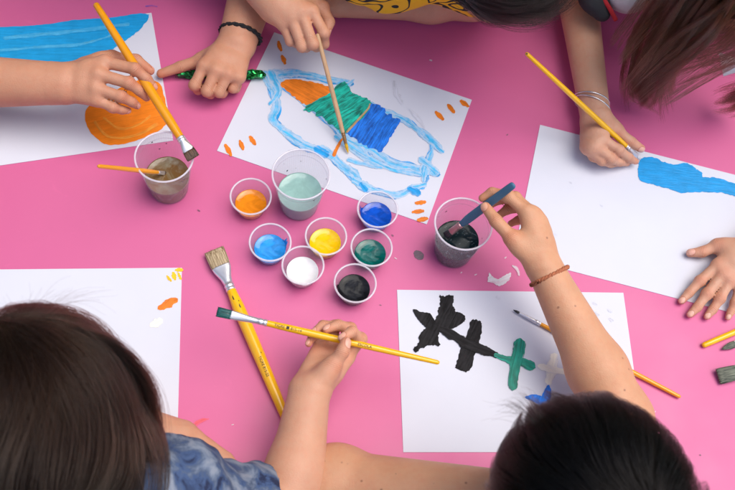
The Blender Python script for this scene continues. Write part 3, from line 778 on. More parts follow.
def smin(a, b, k):
    h = np.maximum(k - np.abs(a - b), 0) / k
    return np.minimum(a, b) - h * h * k * .25

def mesh_field(base, fingers=(), vox=.002, kf=.0045, kk=.0010, disp=None, sub=()):
    allp = list(base) + [q for f in fingers for q in f]
    bc = np.array([bound(p)[0] for p in allp]); br = np.array([bound(p)[1] for p in allp])
    lo = (bc - br[:, None]).min(0) - 4 * vox - .004; hi = (bc + br[:, None]).max(0) + 4 * vox + .004
    N = np.ceil((hi - lo) / vox).astype(int) + 1
    B = 16; nb = np.ceil(N / B).astype(int); N = nb * B
    D = np.full(N, 1.0, np.float32)
    hd = B * vox * .8661
    bi = np.stack(np.meshgrid(*[np.arange(n) for n in nb], indexing='ij'), -1).reshape(-1, 3)
    ctr = lo + (bi * B + (B - 1) / 2) * vox
    nbase = len(base); fi = []; o = nbase
    for f in fingers: fi.append(range(o, o + len(f))); o += len(f)
    def field(P, act):
        d = None
        for i in range(nbase):
            if act[i]:
                e = ev(allp[i], P); d = e if d is None else smin(d, e, allp[i]['k'])
        tot = d
        for r in fi:
            f = None
            for i in r:
                if act[i]:
                    e = ev(allp[i], P); f = e if f is None else smin(f, e, allp[i]['k'])
            if f is None: continue
            u = f if d is None else smin(d, f, kf)
            tot = u if tot is None else (smin(tot, u, kk) if tot is not d else u)
        if tot is None: tot = np.full(len(P), 1.0)
        for s in sub: tot = np.maximum(tot, -ev(s, P))
        if disp is not None: tot = tot + disp(P)
        return tot
    cv = np.full(len(ctr), 9.0)
    for i in range(len(allp)):
        e = ev(allp[i], ctr); cv = np.minimum(cv, e)
    act_blocks = np.where(np.abs(cv) < hd + .03)[0]
    far_in = np.where(cv <= -(hd + .03))[0]
    for j in far_in:
        s = bi[j] * B; D[s[0]:s[0] + B, s[1]:s[1] + B, s[2]:s[2] + B] = -1
    g = np.stack(np.meshgrid(*[np.arange(B)] * 3, indexing='ij'), -1).reshape(-1, 3) * vox
    for j in act_blocks:
        act = np.array([ev(p, ctr[j:j + 1])[0] < hd + max(.012, p['k']) + .012 for p in allp])
        s = bi[j] * B
        if not act.any(): continue
        v = field(lo + s * vox + g, act)
        D[s[0]:s[0] + B, s[1]:s[1] + B, s[2]:s[2] + B] = v.reshape(B, B, B)
    I = D < 0
    cnt = np.zeros(N - 1, np.uint8)
    offs = [(a, b, c) for a in (0, 1) for b in (0, 1) for c in (0, 1)]
    for a, b, c in offs: cnt += I[a:N[0] - 1 + a, b:N[1] - 1 + b, c:N[2] - 1 + c]
    cells = np.argwhere((cnt > 0) & (cnt < 8)); del cnt
    M1 = N - 1
    flat = (cells[:, 0] * M1[1] + cells[:, 1]) * M1[2] + cells[:, 2]
    val = np.stack([D[cells[:, 0] + a, cells[:, 1] + b, cells[:, 2] + c] for a, b, c in offs], 1)
    acc = np.zeros((len(cells), 3)); num = np.zeros(len(cells))
    O = np.array(offs, float)
    for i in range(8):
        for j in range(i + 1, 8):
            if abs(O[i] - O[j]).sum() == 1:
                m = (val[:, i] < 0) != (val[:, j] < 0)
                t = np.where(m, val[:, i] / (val[:, i] - val[:, j] + 1e-12), 0)
                acc += np.where(m[:, None], O[i] + t[:, None] * (O[j] - O[i]), 0); num += m
    V = lo + (cells + acc / num[:, None]) * vox
    quads = []
    for ax in range(3):
        sl0 = [slice(1, n - 1) for n in N]; sl1 = list(sl0)
        sl1[ax] = slice(2, N[ax])
        a = I[tuple(sl0)]; b = I[tuple(sl1)]
        e = np.argwhere(a != b) + 1; ins = I[e[:, 0], e[:, 1], e[:, 2]]
        u, w = (ax + 1) % 3, (ax + 2) % 3
        def cid(du, dw):
            q = e.copy(); q[:, u] -= du; q[:, w] -= dw
            return np.searchsorted(flat, (q[:, 0] * M1[1] + q[:, 1]) * M1[2] + q[:, 2])
        q = np.stack([cid(1, 1), cid(0, 1), cid(0, 0), cid(1, 0)], 1)
        q[~ins] = q[~ins][:, ::-1]
        quads.append(q)
    return V, np.concatenate(quads)

def vnoise(seed, scale, amp, dirs=None):
    r = np.random.default_rng(seed); K = r.normal(0, 1, (7, 3)) * scale; ph = r.uniform(0, 6.28, 7)
    if dirs is not None: K = K * np.array(dirs)
    def f(P):
        s = np.zeros(len(P))
        for k, p_ in zip(K, ph): s += np.sin(P @ k + p_)
        return s * amp / 2.6
    return f

FR = dict(T=(.0098, .0086, .0082, .0066), I=(.0082, .0074, .0066, .0054), M=(.0084, .0076, .0067, .0055), R=(.0081, .0072, .0064, .0053), P=(.0073, .0064, .0056, .0047))

def hand_prims(h, s=1.0, side=1):
    """palm capsules, five finger chains and the marks on them. h: joints as photo pixel + height"""
    J = {k: [np.array(W(*p)) for p in h[k]] for k in 'TIMRP'}
    w = np.array(W(*h['wrist']))
    across = J['P'][0] - J['I'][0]; across /= np.linalg.norm(across)
    mid = (J['M'][0] + J['R'][0]) / 2; fw = mid - w; fw /= np.linalg.norm(fw)
    base = []
    for i, k in enumerate('IMRP'):
        st = w + across * (i - 1.5) * .0078 * s + fw * .006
        m = J[k][0]
        base.append(cap(st, m, .0105 * s, (.0096, .0098, .0094, .0086)[i] * s, k=.010))
    for a, b in ('IM', 'MR', 'RP'):
        pa, pb_ = J[a][0], J[b][0]; base.append(cap(w * .45 + pa * .55, w * .45 + pb_ * .55, .0100 * s, k=.008))
    # thumb root and web
    base.append(cap(J['T'][0] * .7 + w * .3, J['T'][1], .0128 * s, .0100 * s, k=.012))
    base.append(cap(J['T'][0] * .4 + J['T'][1] * .6, J['I'][0] * .55 + w * .45, .0066 * s, .0080 * s, k=.014))
    fingers = []; marks = dict(nail=[], flush=[], crease=[])
    pn = np.cross(across, fw) * (-1 if side > 0 else 1)       # rough back-of-hand direction
    if 'dorsal' in h: pn = np.array(h['dorsal'], float)
    for k in 'TIMRP':
        p = J[k]; r = [x * s * .95 for x in FR[k]]
        ch = [cap(p[0], p[1], r[0], r[1] * 1.02, k=.004), cap(p[1], p[2], r[1], r[2] * 1.02, k=.003), cap(p[2], p[3], r[2] * .98, r[3], k=.003)]
        # knuckle fullness
        ch.append(ell(p[1], np.array([1, 1, 1]) * r[1] * 1.05, k=.004))
        fingers.append(ch)
        d = p[3] - p[2]; dl = np.linalg.norm(d); d /= dl
        bend = p[2] - (p[1] + p[3]) / 2
        dn = bend if (np.linalg.norm(bend) > .0012 and 'dorsal' not in h) else pn
        dn = dn - d * (dn @ d); dn /= np.linalg.norm(dn) + 1e-9
        sd = np.cross(d, dn)
        marks['nail'].append((p[3] + dn * r[3] * .80 + d * r[3] * .25, d, dn, sd, r[3]))
        marks['flush'] += [(p[3], r[3] * 1.5, .9), (p[1] + dn * r[1], r[1] * 1.2, .7), (p[2] + dn * r[2], r[2] * 1.0, .5)]
        if k != 'T': marks['flush'].append((p[0] + pn / (np.linalg.norm(pn) + 1e-9) * r[0], r[0] * 1.5, .5))
        for q, rr in ((p[1], r[1]), (p[2], r[2])):
            marks['crease'].append((q, d, rr))
    return base, fingers, marks

def limb(a, b, ra, rb, bulge=0, k=.02):
    a, b = np.array(a), np.array(b)
    if not bulge: return [cap(a, b, ra, rb, k=k)]
    m = a * .68 + b * .32
    return [cap(a, m, ra, max(ra, rb) * (1 + bulge), k=k), cap(m, b, max(ra, rb) * (1 + bulge), rb, k=k)]

SKIN = {}
def frame(fwd, crown):
    f = np.array(fwd, float); f /= np.linalg.norm(f); c = np.array(crown, float); c -= f * (c @ f); c /= np.linalg.norm(c)
    return np.array([np.cross(f, c), f, c])     # rows: right, forward, crown

def head_prims(c, R):
    c = np.array(c); L = lambda x, y, z: c + R.T @ np.array([x, y, z])
    return [ell(c, (.071, .086, .080), R, .02), ell(L(0, .035, -.055), (.052, .052, .058), R, .03),
            ell(L(0, .066, -.100), (.022, .020, .018), R, .02), cap(L(0, .092, -.030), L(0, .104, -.055), .006, .010, k=.010),
            ell(L(.013, .096, -.060), (.007,) * 3, k=.006), ell(L(-.013, .096, -.060), (.007,) * 3, k=.006),
            cap(L(-.035, .083, -.018), L(.035, .083, -.018), .008, .008, k=.014),
            ell(L(.03, .084, -.034), (.0105,) * 3, k=.004), ell(L(-.03, .084, -.034), (.0105,) * 3, k=.004),
            cap(L(-.016, .088, -.080), L(.016, .088, -.080), .0055, .0055, k=.004), cap(L(-.013, .087, -.089), L(.013, .087, -.089), .006, .006, k=.004),
            ell(L(.074, -.005, -.035), (.009, .020, .030), R, .006), ell(L(-.074, -.005, -.035), (.009, .020, .030), R, .006)]

def person(label, head, fwd, crown, chest, hips, arms, skin, shirt, hairspec, hands=1.0, bodyr=.075, half=.055, sleeve=.45, sleeve_r=.046, extra_clothes=None, vox=.0021):
    root = thing('person', label, 'person', (hips[0], hips[1], hips[2] - .1), 'children painting around the table')
    R = frame(fwd, crown); c = np.array(head); ch = np.array(chest); hp = np.array(hips)
    base = head_prims(c, R)
    shs = {k: np.array(a[0]) for k, a in arms.items()}
    ax = shs['R'] - shs['L']; ax /= np.linalg.norm(ax)
    nb = (shs['R'] + shs['L']) / 2 * .6 + (c + R.T @ np.array([0, -.03, -.06])) * .4
    base.append(cap(c + R.T @ np.array([0, -.02, -.05]), nb, .043, .048, k=.03))
    for s in (-1, 1):
        base.append(cap(hp + ax * s * half, ch + ax * s * half, bodyr * 1.05, bodyr, k=.05))
    for k in 'LR':
        base.append(cap(nb, shs[k], .040, .043, k=.045))
        base.append(cap(ch + ax * half * (1 if k == 'R' else -1), shs[k], .05, .042, k=.05))
    fingers = []; marks = dict(nail=[], flush=[], crease=[]); clothes = []; subs = []
    for k, a in arms.items():
        sh, el, wr, hspec = a[:4]; rr = a[4] if len(a) > 4 else dict()
        re, rw, ru = rr.get('re', .029), rr.get('rw', .0205), rr.get('ru', .037)
        sh, el, wr = np.array(sh), np.array(el), np.array(wr)
        base += limb(sh, el, ru, re * 1.02, k=.02)
        base.append(ell(el, np.ones(3) * re * 1.03, k=.02))
        h, f, m = hand_prims(hspec, hands * rr.get('hs', 1), 1 if k == 'R' else -1)
        J0 = np.array(W(*hspec['P'][0])) - np.array(W(*hspec['I'][0])); J0 /= np.linalg.norm(J0)
        for s in (-1, 1):        # the wrist is wider than thick
            off = J0 * s * .0055
            base += limb(el, wr + off, re, rw * .86, rr.get('bulge', .06), k=.018)
        base += h; fingers += f
        for q in marks: marks[q] += m[q]
        d = el - sh; sl = rr.get('sleeve', sleeve); sr = rr.get('sr', sleeve_r)
        clothes.append(cap(sh, sh + d * sl, ru + .012, sr, k=.02, cut=True))
        if sl < 1: subs.append(cap(sh + d * (sl - .05), sh + d * (sl + .3), sr - .006, sr - .006))
    V, Q = mesh_field(base, fingers, vox)
    att = {k: np.zeros(len(V)) for k in ('nail', 'flush', 'crease', 'along')}
    for c_, d, dn, sd, r in marks['nail']:
        q = V - c_; m = np.abs(q).max(1) < .02; q = q[m]
        e = ((q @ d) / (r * 1.25)) ** 2 + ((q @ sd) / (r * .86)) ** 2 + ((q @ dn) / (r * .75)) ** 2
        att['nail'][m] = np.maximum(att['nail'][m], np.clip(1.5 - e, 0, 1))
    for c_, r, a in marks['flush']:
        att['flush'] = np.maximum(att['flush'], a * np.exp(-((V - c_) ** 2).sum(1) / r ** 2))
    for c_, d, r in marks['crease']:
        q = V - c_; rr_ = np.linalg.norm(q, axis=1); g = np.exp(-(q @ d / (r * .55)) ** 2) * np.clip(2.2 - rr_ / r, 0, 1); m = g > np.maximum(att['crease'], .02)
        att['along'][m] = (q[m] @ d) * 1000; att['crease'][m] = g[m]
    body = mesh_obj('body', V, Q, skin, root, attrs=att)
    # clothing: the torso and sleeves as a loose shell
    for s in (-1, 1):
        clothes.append(cap(hp + ax * s * half, ch + ax * s * half, bodyr * 1.05 + .013, bodyr + .010, k=.05))
    for k in 'LR':
        clothes.append(cap(nb, shs[k], .042, .053, k=.04)); clothes.append(cap(ch + ax * half * (1 if k == 'R' else -1), shs[k], .058, .053, k=.05))
    n1, n2 = vnoise(int(abs(c[0] * 900)) + 3, 55, .0022), vnoise(int(abs(c[1] * 700)) + 9, 150, .0012)
    V, Q = mesh_field(clothes, (), .0034, disp=lambda P: n1(P) + n2(P), sub=subs)
    cl = mesh_obj('shirt', V, Q, shirt, root)
    return root, R, body

# ------------------------------------------------------------------ hair
def hair_strands(name, P, mat, parent, r0=.00009, r1=.00003):
    """P: strands x points x 3 in scene coordinates"""
    n, m, _ = P.shape
    cu = bpy.data.hair_curves.new(name); cu.add_curves([m] * n)
    off = np.array(wpos(parent))
    cu.position_data.foreach_set('vector', (P - off).astype(np.float32).ravel())
    rad = np.tile(np.linspace(r0, r1, m), n).astype(np.float32)
    at = cu.attributes.get('radius') or cu.attributes.new('radius', 'FLOAT', 'POINT')
    at.data.foreach_set('value', rad)
    cu.materials.append(mat)
    o = bpy.data.objects.new(name, cu); COL.objects.link(o); o.parent = parent
    return o

def groom(c, R, radii, whorl, n, m, length, gravity, drift, seed, spread=.012, clump=.35, nclump=160, lift=.02, warp=.10, cover=lambda q: q[:, 1] < .55):
    """strands that leave the scalp round a whorl, follow the head and then hang"""
    r = np.random.default_rng(seed); c = np.array(c); radii = np.array(radii)
    q = r.normal(0, 1, (n * 3, 3)); q /= np.linalg.norm(q, axis=1)[:, None]
    q = q[cover(q)][:n]; n = len(q)
    wh = np.array(whorl, float); wh /= np.linalg.norm(wh)
    pos = (q * radii) @ R + c
    lay = 1 + r.uniform(0, 1, n) ** 1.5 * lift * 3
    ln = length * r.uniform(.72, 1.08, n); ds = ln / (m - 1)
    out = np.zeros((n, m, 3)); out[:, 0] = pos
    whw = (wh * radii) @ R + c
    wob = [vnoise(seed * 10 + i, 22, 1.0) for i in range(3)]
    vel = None
    for k in range(1, m):
        loc = (pos - c) @ R.T; nq = loc / radii; nl = np.linalg.norm(nq, axis=1)
        nrm = (loc / radii ** 2); nrm /= np.linalg.norm(nrm, axis=1)[:, None]; nrm = nrm @ R
        away = pos - whw; away -= nrm * (away * nrm).sum(1)[:, None]; away /= np.linalg.norm(away, axis=1)[:, None] + 1e-6
        t = k / (m - 1)
        dirn = away * (1 - .5 * t) + np.array([0, 0, -1.0]) * gravity * (.25 + t) + np.array(drift) * (.3 + t)
        dirn += np.stack([w_(pos) for w_ in wob], 1) * warp
        if vel is not None: dirn = dirn / (np.linalg.norm(dirn, axis=1)[:, None]) * .55 + vel * .45
        near = nl < 1.25
        dt = dirn - nrm * np.minimum((dirn * nrm).sum(1), 0)[:, None] * near[:, None]
        dt /= np.linalg.norm(dt, axis=1)[:, None] + 1e-9
        vel = dt
        pos = pos + dt * ds[:, None]
        loc = (pos - c) @ R.T; nl = np.linalg.norm(loc / radii, axis=1)
        tgt = 1 + (lay - 1) * min(1, k / 3)
        f = np.where(nl < tgt, tgt / nl, 1.0)
        pos = c + (loc * f[:, None]) @ R
        out[:, k] = pos
    # clumping
    gi = r.choice(n, min(nclump, n), replace=False)
    root = out[:, 0]; d2 = ((root[:, None] - root[gi][None]) ** 2).sum(2); near = gi[d2.argmin(1)]
    tt = (np.linspace(0, 1, m) ** 1.2)[None, :, None] * clump
    out = out * (1 - tt) + (out[near] + (root - root[near])[:, None] * .25) * tt
    return out

def guides_strands(guides, n, m, seed, jit=.006, cutv=0, nsub=0):
    """strands between neighbouring guide polylines (photo pixel + height)"""
    r = np.random.default_rng(seed); G = []
    for g in guides:
        p = np.array(catmull([tuple(W(*q)) for q in g], 12)); s = np.linspace(0, len(p) - 1, m)
        i = np.clip(s.astype(int), 0, len(p) - 2); f = (s - i)[:, None]; G.append(p[i] * (1 - f) + p[i + 1] * f)
    G = np.array(G); out = np.zeros((n, m, 3)); ng = len(G)
    u = r.uniform(0, ng - 1.001, n) if ng > 1 else np.zeros(n); i = u.astype(int); f = u - i
    f = np.clip(.5 + (f - .5) * 1.15, 0, 1)[:, None, None]
    out = G[i] * (1 - f) + (G[np.minimum(i + 1, ng - 1)]) * f
    t = np.linspace(0, 1, m)[None, :, None]
    if cutv:
        fr = r.uniform(1 - cutv, 1, n); s_ = fr[:, None] * np.linspace(0, m - 1, m)[None]; i0 = np.clip(s_.astype(int), 0, m - 2); f0 = (s_ - i0)[:, :, None]
        ix = np.arange(n)[:, None]; out = out[ix, i0] * (1 - f0) + out[ix, i0 + 1] * f0
    if nsub:
        ls = r.normal(0, jit * 1.5, (nsub, 1, 3)) * (.35 + 1.1 * t) + r.normal(0, jit * 1.1, (nsub, 1, 3)) * np.sin(t * 6 + r.uniform(0, 6, (nsub, 1, 1)))
        ul = np.linspace(0, nsub - .01, n)[np.argsort(np.argsort(u + r.normal(0, .03, n)))].astype(int)
        out = out + ls[ul]; jit = jit * .42
    out = out + r.normal(0, jit, (n, 1, 3)) * (.5 + .9 * t) + r.normal(0, jit * .5, (n, 1, 3)) * np.sin(t * 5 + r.uniform(0, 6, (n, 1, 1)))
    return out

def hair_cap(parent, prims, mat, seed=1):
    n1 = vnoise(seed, 60, .0016)
    V, Q = mesh_field(prims, (), .004, disp=n1)
    return mesh_obj('hair', V, Q, mat, parent)

# ------------------------------------------------------------------ hands (joints read off the photograph: pixel x, pixel y, height in cm)
H_A = dict(wrist=(66, 83, 9), T=[(84, 64, 8.2), (112, 58, 8.0), (136, 60, 7.8), (150, 70.5, 7.6)], I=[(105, 62, 11), (135, 69, 11.6), (147, 79, 10.6), (154, 87, 9.6)],
           M=[(98, 74, 11), (129, 83, 10.8), (140, 91, 9.7), (146.5, 97.5, 8.8)], R=[(95, 88, 10.2), (121, 96.5, 9.8), (132, 102, 8.8), (137, 105.5, 8)], P=[(97, 100, 9.2), (113, 107.5, 8.8), (122, 110, 8), (128, 110.5, 7.4)])
H_B = dict(wrist=(236, 44, 3.6), T=[(222, 54, 3.0), (201, 60, 2.4), (180, 67, 1.7), (161, 73.5, 1.2)], I=[(204, 66, 4.2), (194.5, 85, 3.3), (198, 90, 1.9), (205, 86, 1.3)],
           M=[(215.5, 70, 4.4), (207, 91, 3.2), (210.5, 94, 1.7), (216, 89, 1.2)], R=[(228, 74, 4.1), (219, 92, 2.9), (222.5, 93.5, 1.5), (227, 89, 1.1)], P=[(239.5, 77, 3.4), (233, 88, 2.3), (236, 89, 1.2), (239, 85, .9)])
H_C = dict(wrist=(277, 5, 9.6), T=[(299, 0, 8.6), (322, 8, 8.4), (329, 22, 8.2), (326, 33, 7.8)], I=[(312, 11, 10.2), (324, 33, 9.3), (324.5, 44, 7.6), (320, 47, 6.6)],
           M=[(301, 12, 10.4), (313, 44, 8.8), (316.5, 47, 7.2), (318.5, 43, 6.2)], R=[(291, 17, 10), (302, 46.5, 8.2), (306.5, 47.5, 6.6), (309, 43, 5.9)], P=[(282, 23, 9.2), (290.5, 41, 7.6), (296, 43.5, 6.2), (300, 41, 5.5)])
H_D = dict(wrist=(596, 119, 3.4), T=[(605, 122, 3.0), (617, 131, 3.0), (631, 142, 2.4), (641, 148.5, 1.6)], I=[(602, 139, 4.1), (619, 150, 3.7), (629, 157.5, 2.2), (635.5, 161.5, 1.3)],
           M=[(595, 146, 3.8), (611, 158.5, 3.0), (620, 162, 1.7), (627, 163, 1)], R=[(590, 149, 3.2), (602, 160.5, 2.4), (611, 163.5, 1.3), (617, 163.5, .9)], P=[(586, 147, 2.6), (593.5, 157, 1.8), (600, 161, 1.1), (605, 161.5, .8)])
H_DL = dict(wrist=(750, 254, 2.4), T=[(738, 246, 2.2), (717, 246, 1.7), (702, 252, 1.2), (690.5, 253, .9)], I=[(718, 265, 2.1), (700, 281, 1.5), (689, 293, .95), (681.5, 301, .7)],
            M=[(723, 274, 2.2), (707, 294, 1.55), (697, 307.5, .95), (690, 314.5, .7)], R=[(730, 280, 2.1), (720, 298.5, 1.5), (712.5, 310, .9), (707, 316.5, .7)], P=[(740, 286, 1.8), (735, 303, 1.25), (731, 311.5, .8), (728, 317.5, .65)], dorsal=(0, 0, 1))
H_E = dict(wrist=(309, 392, 8), T=[(320, 381, 9.2), (333, 365, 10.0), (342.5, 352, 10.9), (346, 342.5, 11.2)], I=[(347, 357, 7), (360.5, 339, 8.6), (352, 331.5, 10.5), (342, 338, 10.9)],
           M=[(338, 353, 6.4), (350, 329, 7.2), (338, 325, 8.5), (326.5, 329.5, 9)], R=[(327, 352, 6.3), (335, 326.5, 6.6), (323, 325.5, 7.9), (313.5, 333, 8.4)], P=[(317, 353, 6.6), (321, 333, 6.6), (313, 336, 7.6), (308.5, 343.5, 8)])
H_F = dict(wrist=(547, 271, 10.2), T=[(530, 258, 10.8), (512, 238, 12), (496, 221, 12.6), (485.5, 207, 12.4)], I=[(526, 212, 13), (508, 196, 13.2), (492, 192.5, 12.3), (482.5, 198, 11.6)],
           M=[(534, 215, 12.6), (515, 198, 11.6), (499.5, 199, 10.5), (490, 204.5, 9.8)], R=[(540, 223, 11.9), (522, 207, 10.6), (508, 209, 9.7), (500, 214.5, 9.2)], P=[(543, 233, 11.1), (530, 219, 9.8), (518.5, 220, 9.1), (511, 223.5, 8.8)])

def relaxed(wr, to, right=True):
    """a loosely curled hand lying on the table at wrist pixel wr, pointing to pixel to"""
    d = np.array(to, float) - np.array(wr, float); d /= np.linalg.norm(d); s = np.array([-d[1], d[0]]) * (1 if right else -1) # s: towards the little finger
    w = np.array(wr, float); g = lambda f, a, z: (*(w + d * f + s * a), z)
    o = dict(wrist=(*wr, 2.6), T=[g(14, -14, 2.4), g(32, -24, 2), g(50, -26, 1.5), g(64, -24, 1.1)])
    for k, a, L in (('I', -16, 1), ('M', -5, 1.05), ('R', 6, 1), ('P', 16, .88)):
        o[k] = [g(56 * L, a, 3), g(82 * L, a * 1.05, 2.6), g(96 * L, a * 1.05, 1.5), g(101 * L, a, .9)]
    return o

def V3(px, py, z): return np.array(W(px, py, z))

# skins, shirts, hair colours
sk1 = skin_mat('skin_light_brown', srgb(212, 158, 128)); sk2 = skin_mat('skin_tan', srgb(206, 150, 120)); sk3 = skin_mat('skin_fair', srgb(214, 164, 136))
skF = skin_mat('skin_with_moles', srgb(212, 158, 122), 1.0)
capm = simple('hair_base_black', (.006, .005, .004, 1), .9, .2, spec=.05); capb = simple('hair_base_brown', (.014, .008, .005, 1), .9, .2, spec=.05)
h_black = hair_mat('black_hair', (.0045, .0032, .0028, 1), .24, 1.30); h_dark = hair_mat('dark_brown_hair', (.019, .0095, .006, 1), .2, 1.28); h_brown = hair_mat('brown_hair', (.040, .023, .012, 1), .2, 1.38); h_mid = hair_mat('warm_brown_hair', (.040, .021, .013, 1), .2, 1.3)

def tiedye():
    t = NT('tie_dye_cotton'); v = t.coord()
    n = t.noise(v, 17, 5, .6, 2.2)
    r = t.n('ShaderNodeValToRGB'); t.put(r.inputs[0], n); e = r.color_ramp.elements
    e[0].position = .36; e[0].color = (.012, .02, .06, 1); e[1].position = .68; e[1].color = (.24, .27, .33, 1)
    for p_, c in ((.45, (.05, .09, .2, 1)), (.5, (.07, .10, .17, 1)), (.57, (.15, .19, .27, 1))): q = e.new(p_); q.color = c
    p = t.principled(Base_Color=r.outputs[0], Roughness=.85)
    t.put(p.inputs['Normal'], t.bump(t.math('ADD', t.noise(v, 60, 4), t.math('MULTIPLY', t.noise(v, 1200, 2), .3)), .4, .003))
    return t.m
def yellow_print():
    t = NT('yellow_cotton_with_black_print'); v = t.coord()
    n = t.noise(v, 24, 0, .4, 1.2)
    f = t.ramp(t.math('ABSOLUTE', t.math('SUBTRACT', n, .5)), .040, .046, (1, 1, 1, 1), (0, 0, 0, 1))
    p = t.principled(Base_Color=t.mix(f, srgb(240, 178, 18), (.012, .011, .011, 1)), Roughness=.85)
    t.put(p.inputs['Normal'], t.bump(t.noise(v, 70, 4), .4, .003))
    return t.m
s_dye, s_yel = tiedye(), yellow_print()
s_dark = simple('charcoal_cotton', (.03, .032, .037, 1), .85, .2, 40, .4, 300)
s_white = simple('white_cotton_knit', (.68, .68, .7, 1), .85, .08, 30, .4, 250)
s_green = simple('green_cotton', (.08, .2, .12, 1), .85, .2, 40, .4, 300)
s_navy = simple('navy_cotton', (.02, .03, .08, 1), .85, .2, 40, .4, 300)
s_red = simple('red_cotton', (.5, .02, .03, 1), .85, .15, 40, .4, 300)

def band(parent, name, c, axis, rx, rt, mat, ry=None, up=None, strands=1, twist=0, tilt=None):
    """a loop worn round a wrist"""
    ax = Vector(axis).normalized(); u = Vector(up if up is not None else (0, 0, 1)); u = (u - ax * u.dot(ax)).normalized(); w = ax.cross(u)
    b = MB(); n = 48; ry = ry or rx
    for s in range(strands):
        pts = []
        for j in range(n):
            a = 2 * math.pi * j / n; ph = a * twist + s * 2 * math.pi / strands
            dr = rt * .8 * math.cos(ph) if strands > 1 else 0; da = rt * .8 * math.sin(ph) if strands > 1 else 0
            pts.append(Vector(c) + u * ((ry + dr) * math.cos(a)) + w * ((rx + dr) * math.sin(a)) + ax * (da + (tilt or 0) * math.sin(a)))
        b.tube(pts, rt, 8, closed=True)
    return b.build(name, mat, parent)

# ------------------------------------------------------------------ people
UPI = np.array(EY) * np.array([1, 1, 0]); UPI /= np.linalg.norm(UPI)      # towards the far side of the table
RTI = np.array(EX) * np.array([1, 1, 0]); RTI /= np.linalg.norm(RTI)
def dirv(r, u, z): return RTI * r + UPI * u + np.array([0, 0, z])
ZUP = np.array([0, 0, 1.0])

# A: off the left edge, holding the thick brush
def person_a():
    root, R, body = person('person leaning in from the left, painting the orange sun with a thick brush', V3(-235, 50, 40), dirv(.8, 0, -.6), dirv(.6, 0, .8), V3(-265, 60, 14), V3(-330, 60, -22),
        dict(R=(V3(-235, 165, 20), V3(-110, 80, 5.5), V3(64, 83.5, 9), H_A, dict(re=.030, rw=.0235)),
             L=(V3(-240, -50, 20), V3(-250, -130, 4), V3(-190, -60, 2.6), relaxed((-190, -60), (-140, -20)))), sk2, s_green, None)
    c = V3(-235, 50, 40); hc = hair_cap(root, [ell(c + R.T @ np.array([0, -.012, .012]), (.078, .090, .082), R)], capm, 2)
    S = groom(c + R.T @ np.array([0, -.012, .012]), R, (.079, .091, .083), (0, -.3, 1), 2500, 9, .07, .15, (0, 0, 0), 21, cover=lambda q: (q[:, 1] < .5) & (q[:, 2] > -.75))
    hair_strands('hair_strands', S, h_black, hc, .00016, .00006)
person_a()

# B: off the top edge, left fist on the table with a hair tie round the wrist
def person_b():
    root, R, body = person('person reaching in from the top left with a black hair tie on the wrist', V3(160, -200, 34), dirv(0, -.75, -.65), dirv(0, -.65, .75), V3(180, -215, 14), V3(190, -330, -22),
        dict(L=(V3(275, -170, 19), V3(272, -72, 5), V3(237, 43, 3.6), H_B, dict(re=.030, rw=.0235)),
             R=(V3(80, -190, 19), V3(0, -190, 4), V3(40, -140, 2.6), relaxed((40, -140), (90, -125), True))), sk2, s_navy, None)
    c = V3(160, -200, 34); hc = hair_cap(root, [ell(c + R.T @ np.array([0, -.012, .012]), (.078, .090, .082), R)], capm, 3)
    S = groom(c + R.T @ np.array([0, -.012, .012]), R, (.079, .091, .083), (0, -.3, 1), 2500, 9, .07, .15, (0, 0, 0), 22, cover=lambda q: (q[:, 1] < .5) & (q[:, 2] > -.75))
    hair_strands('hair_strands', S, h_black, hc, .00016, .00006)
    a = V3(237, 43, 3.6) - V3(272, -72, 5); c = V3(240.5, 35, 3.75)
    b = band(root, 'hair_tie', c, a, .0284, .0019, simple('black_elastic', (.012, .012, .014, 1), .7, .2, 300, .5, 1500), ry=.0250, strands=2, twist=9)
person_b()

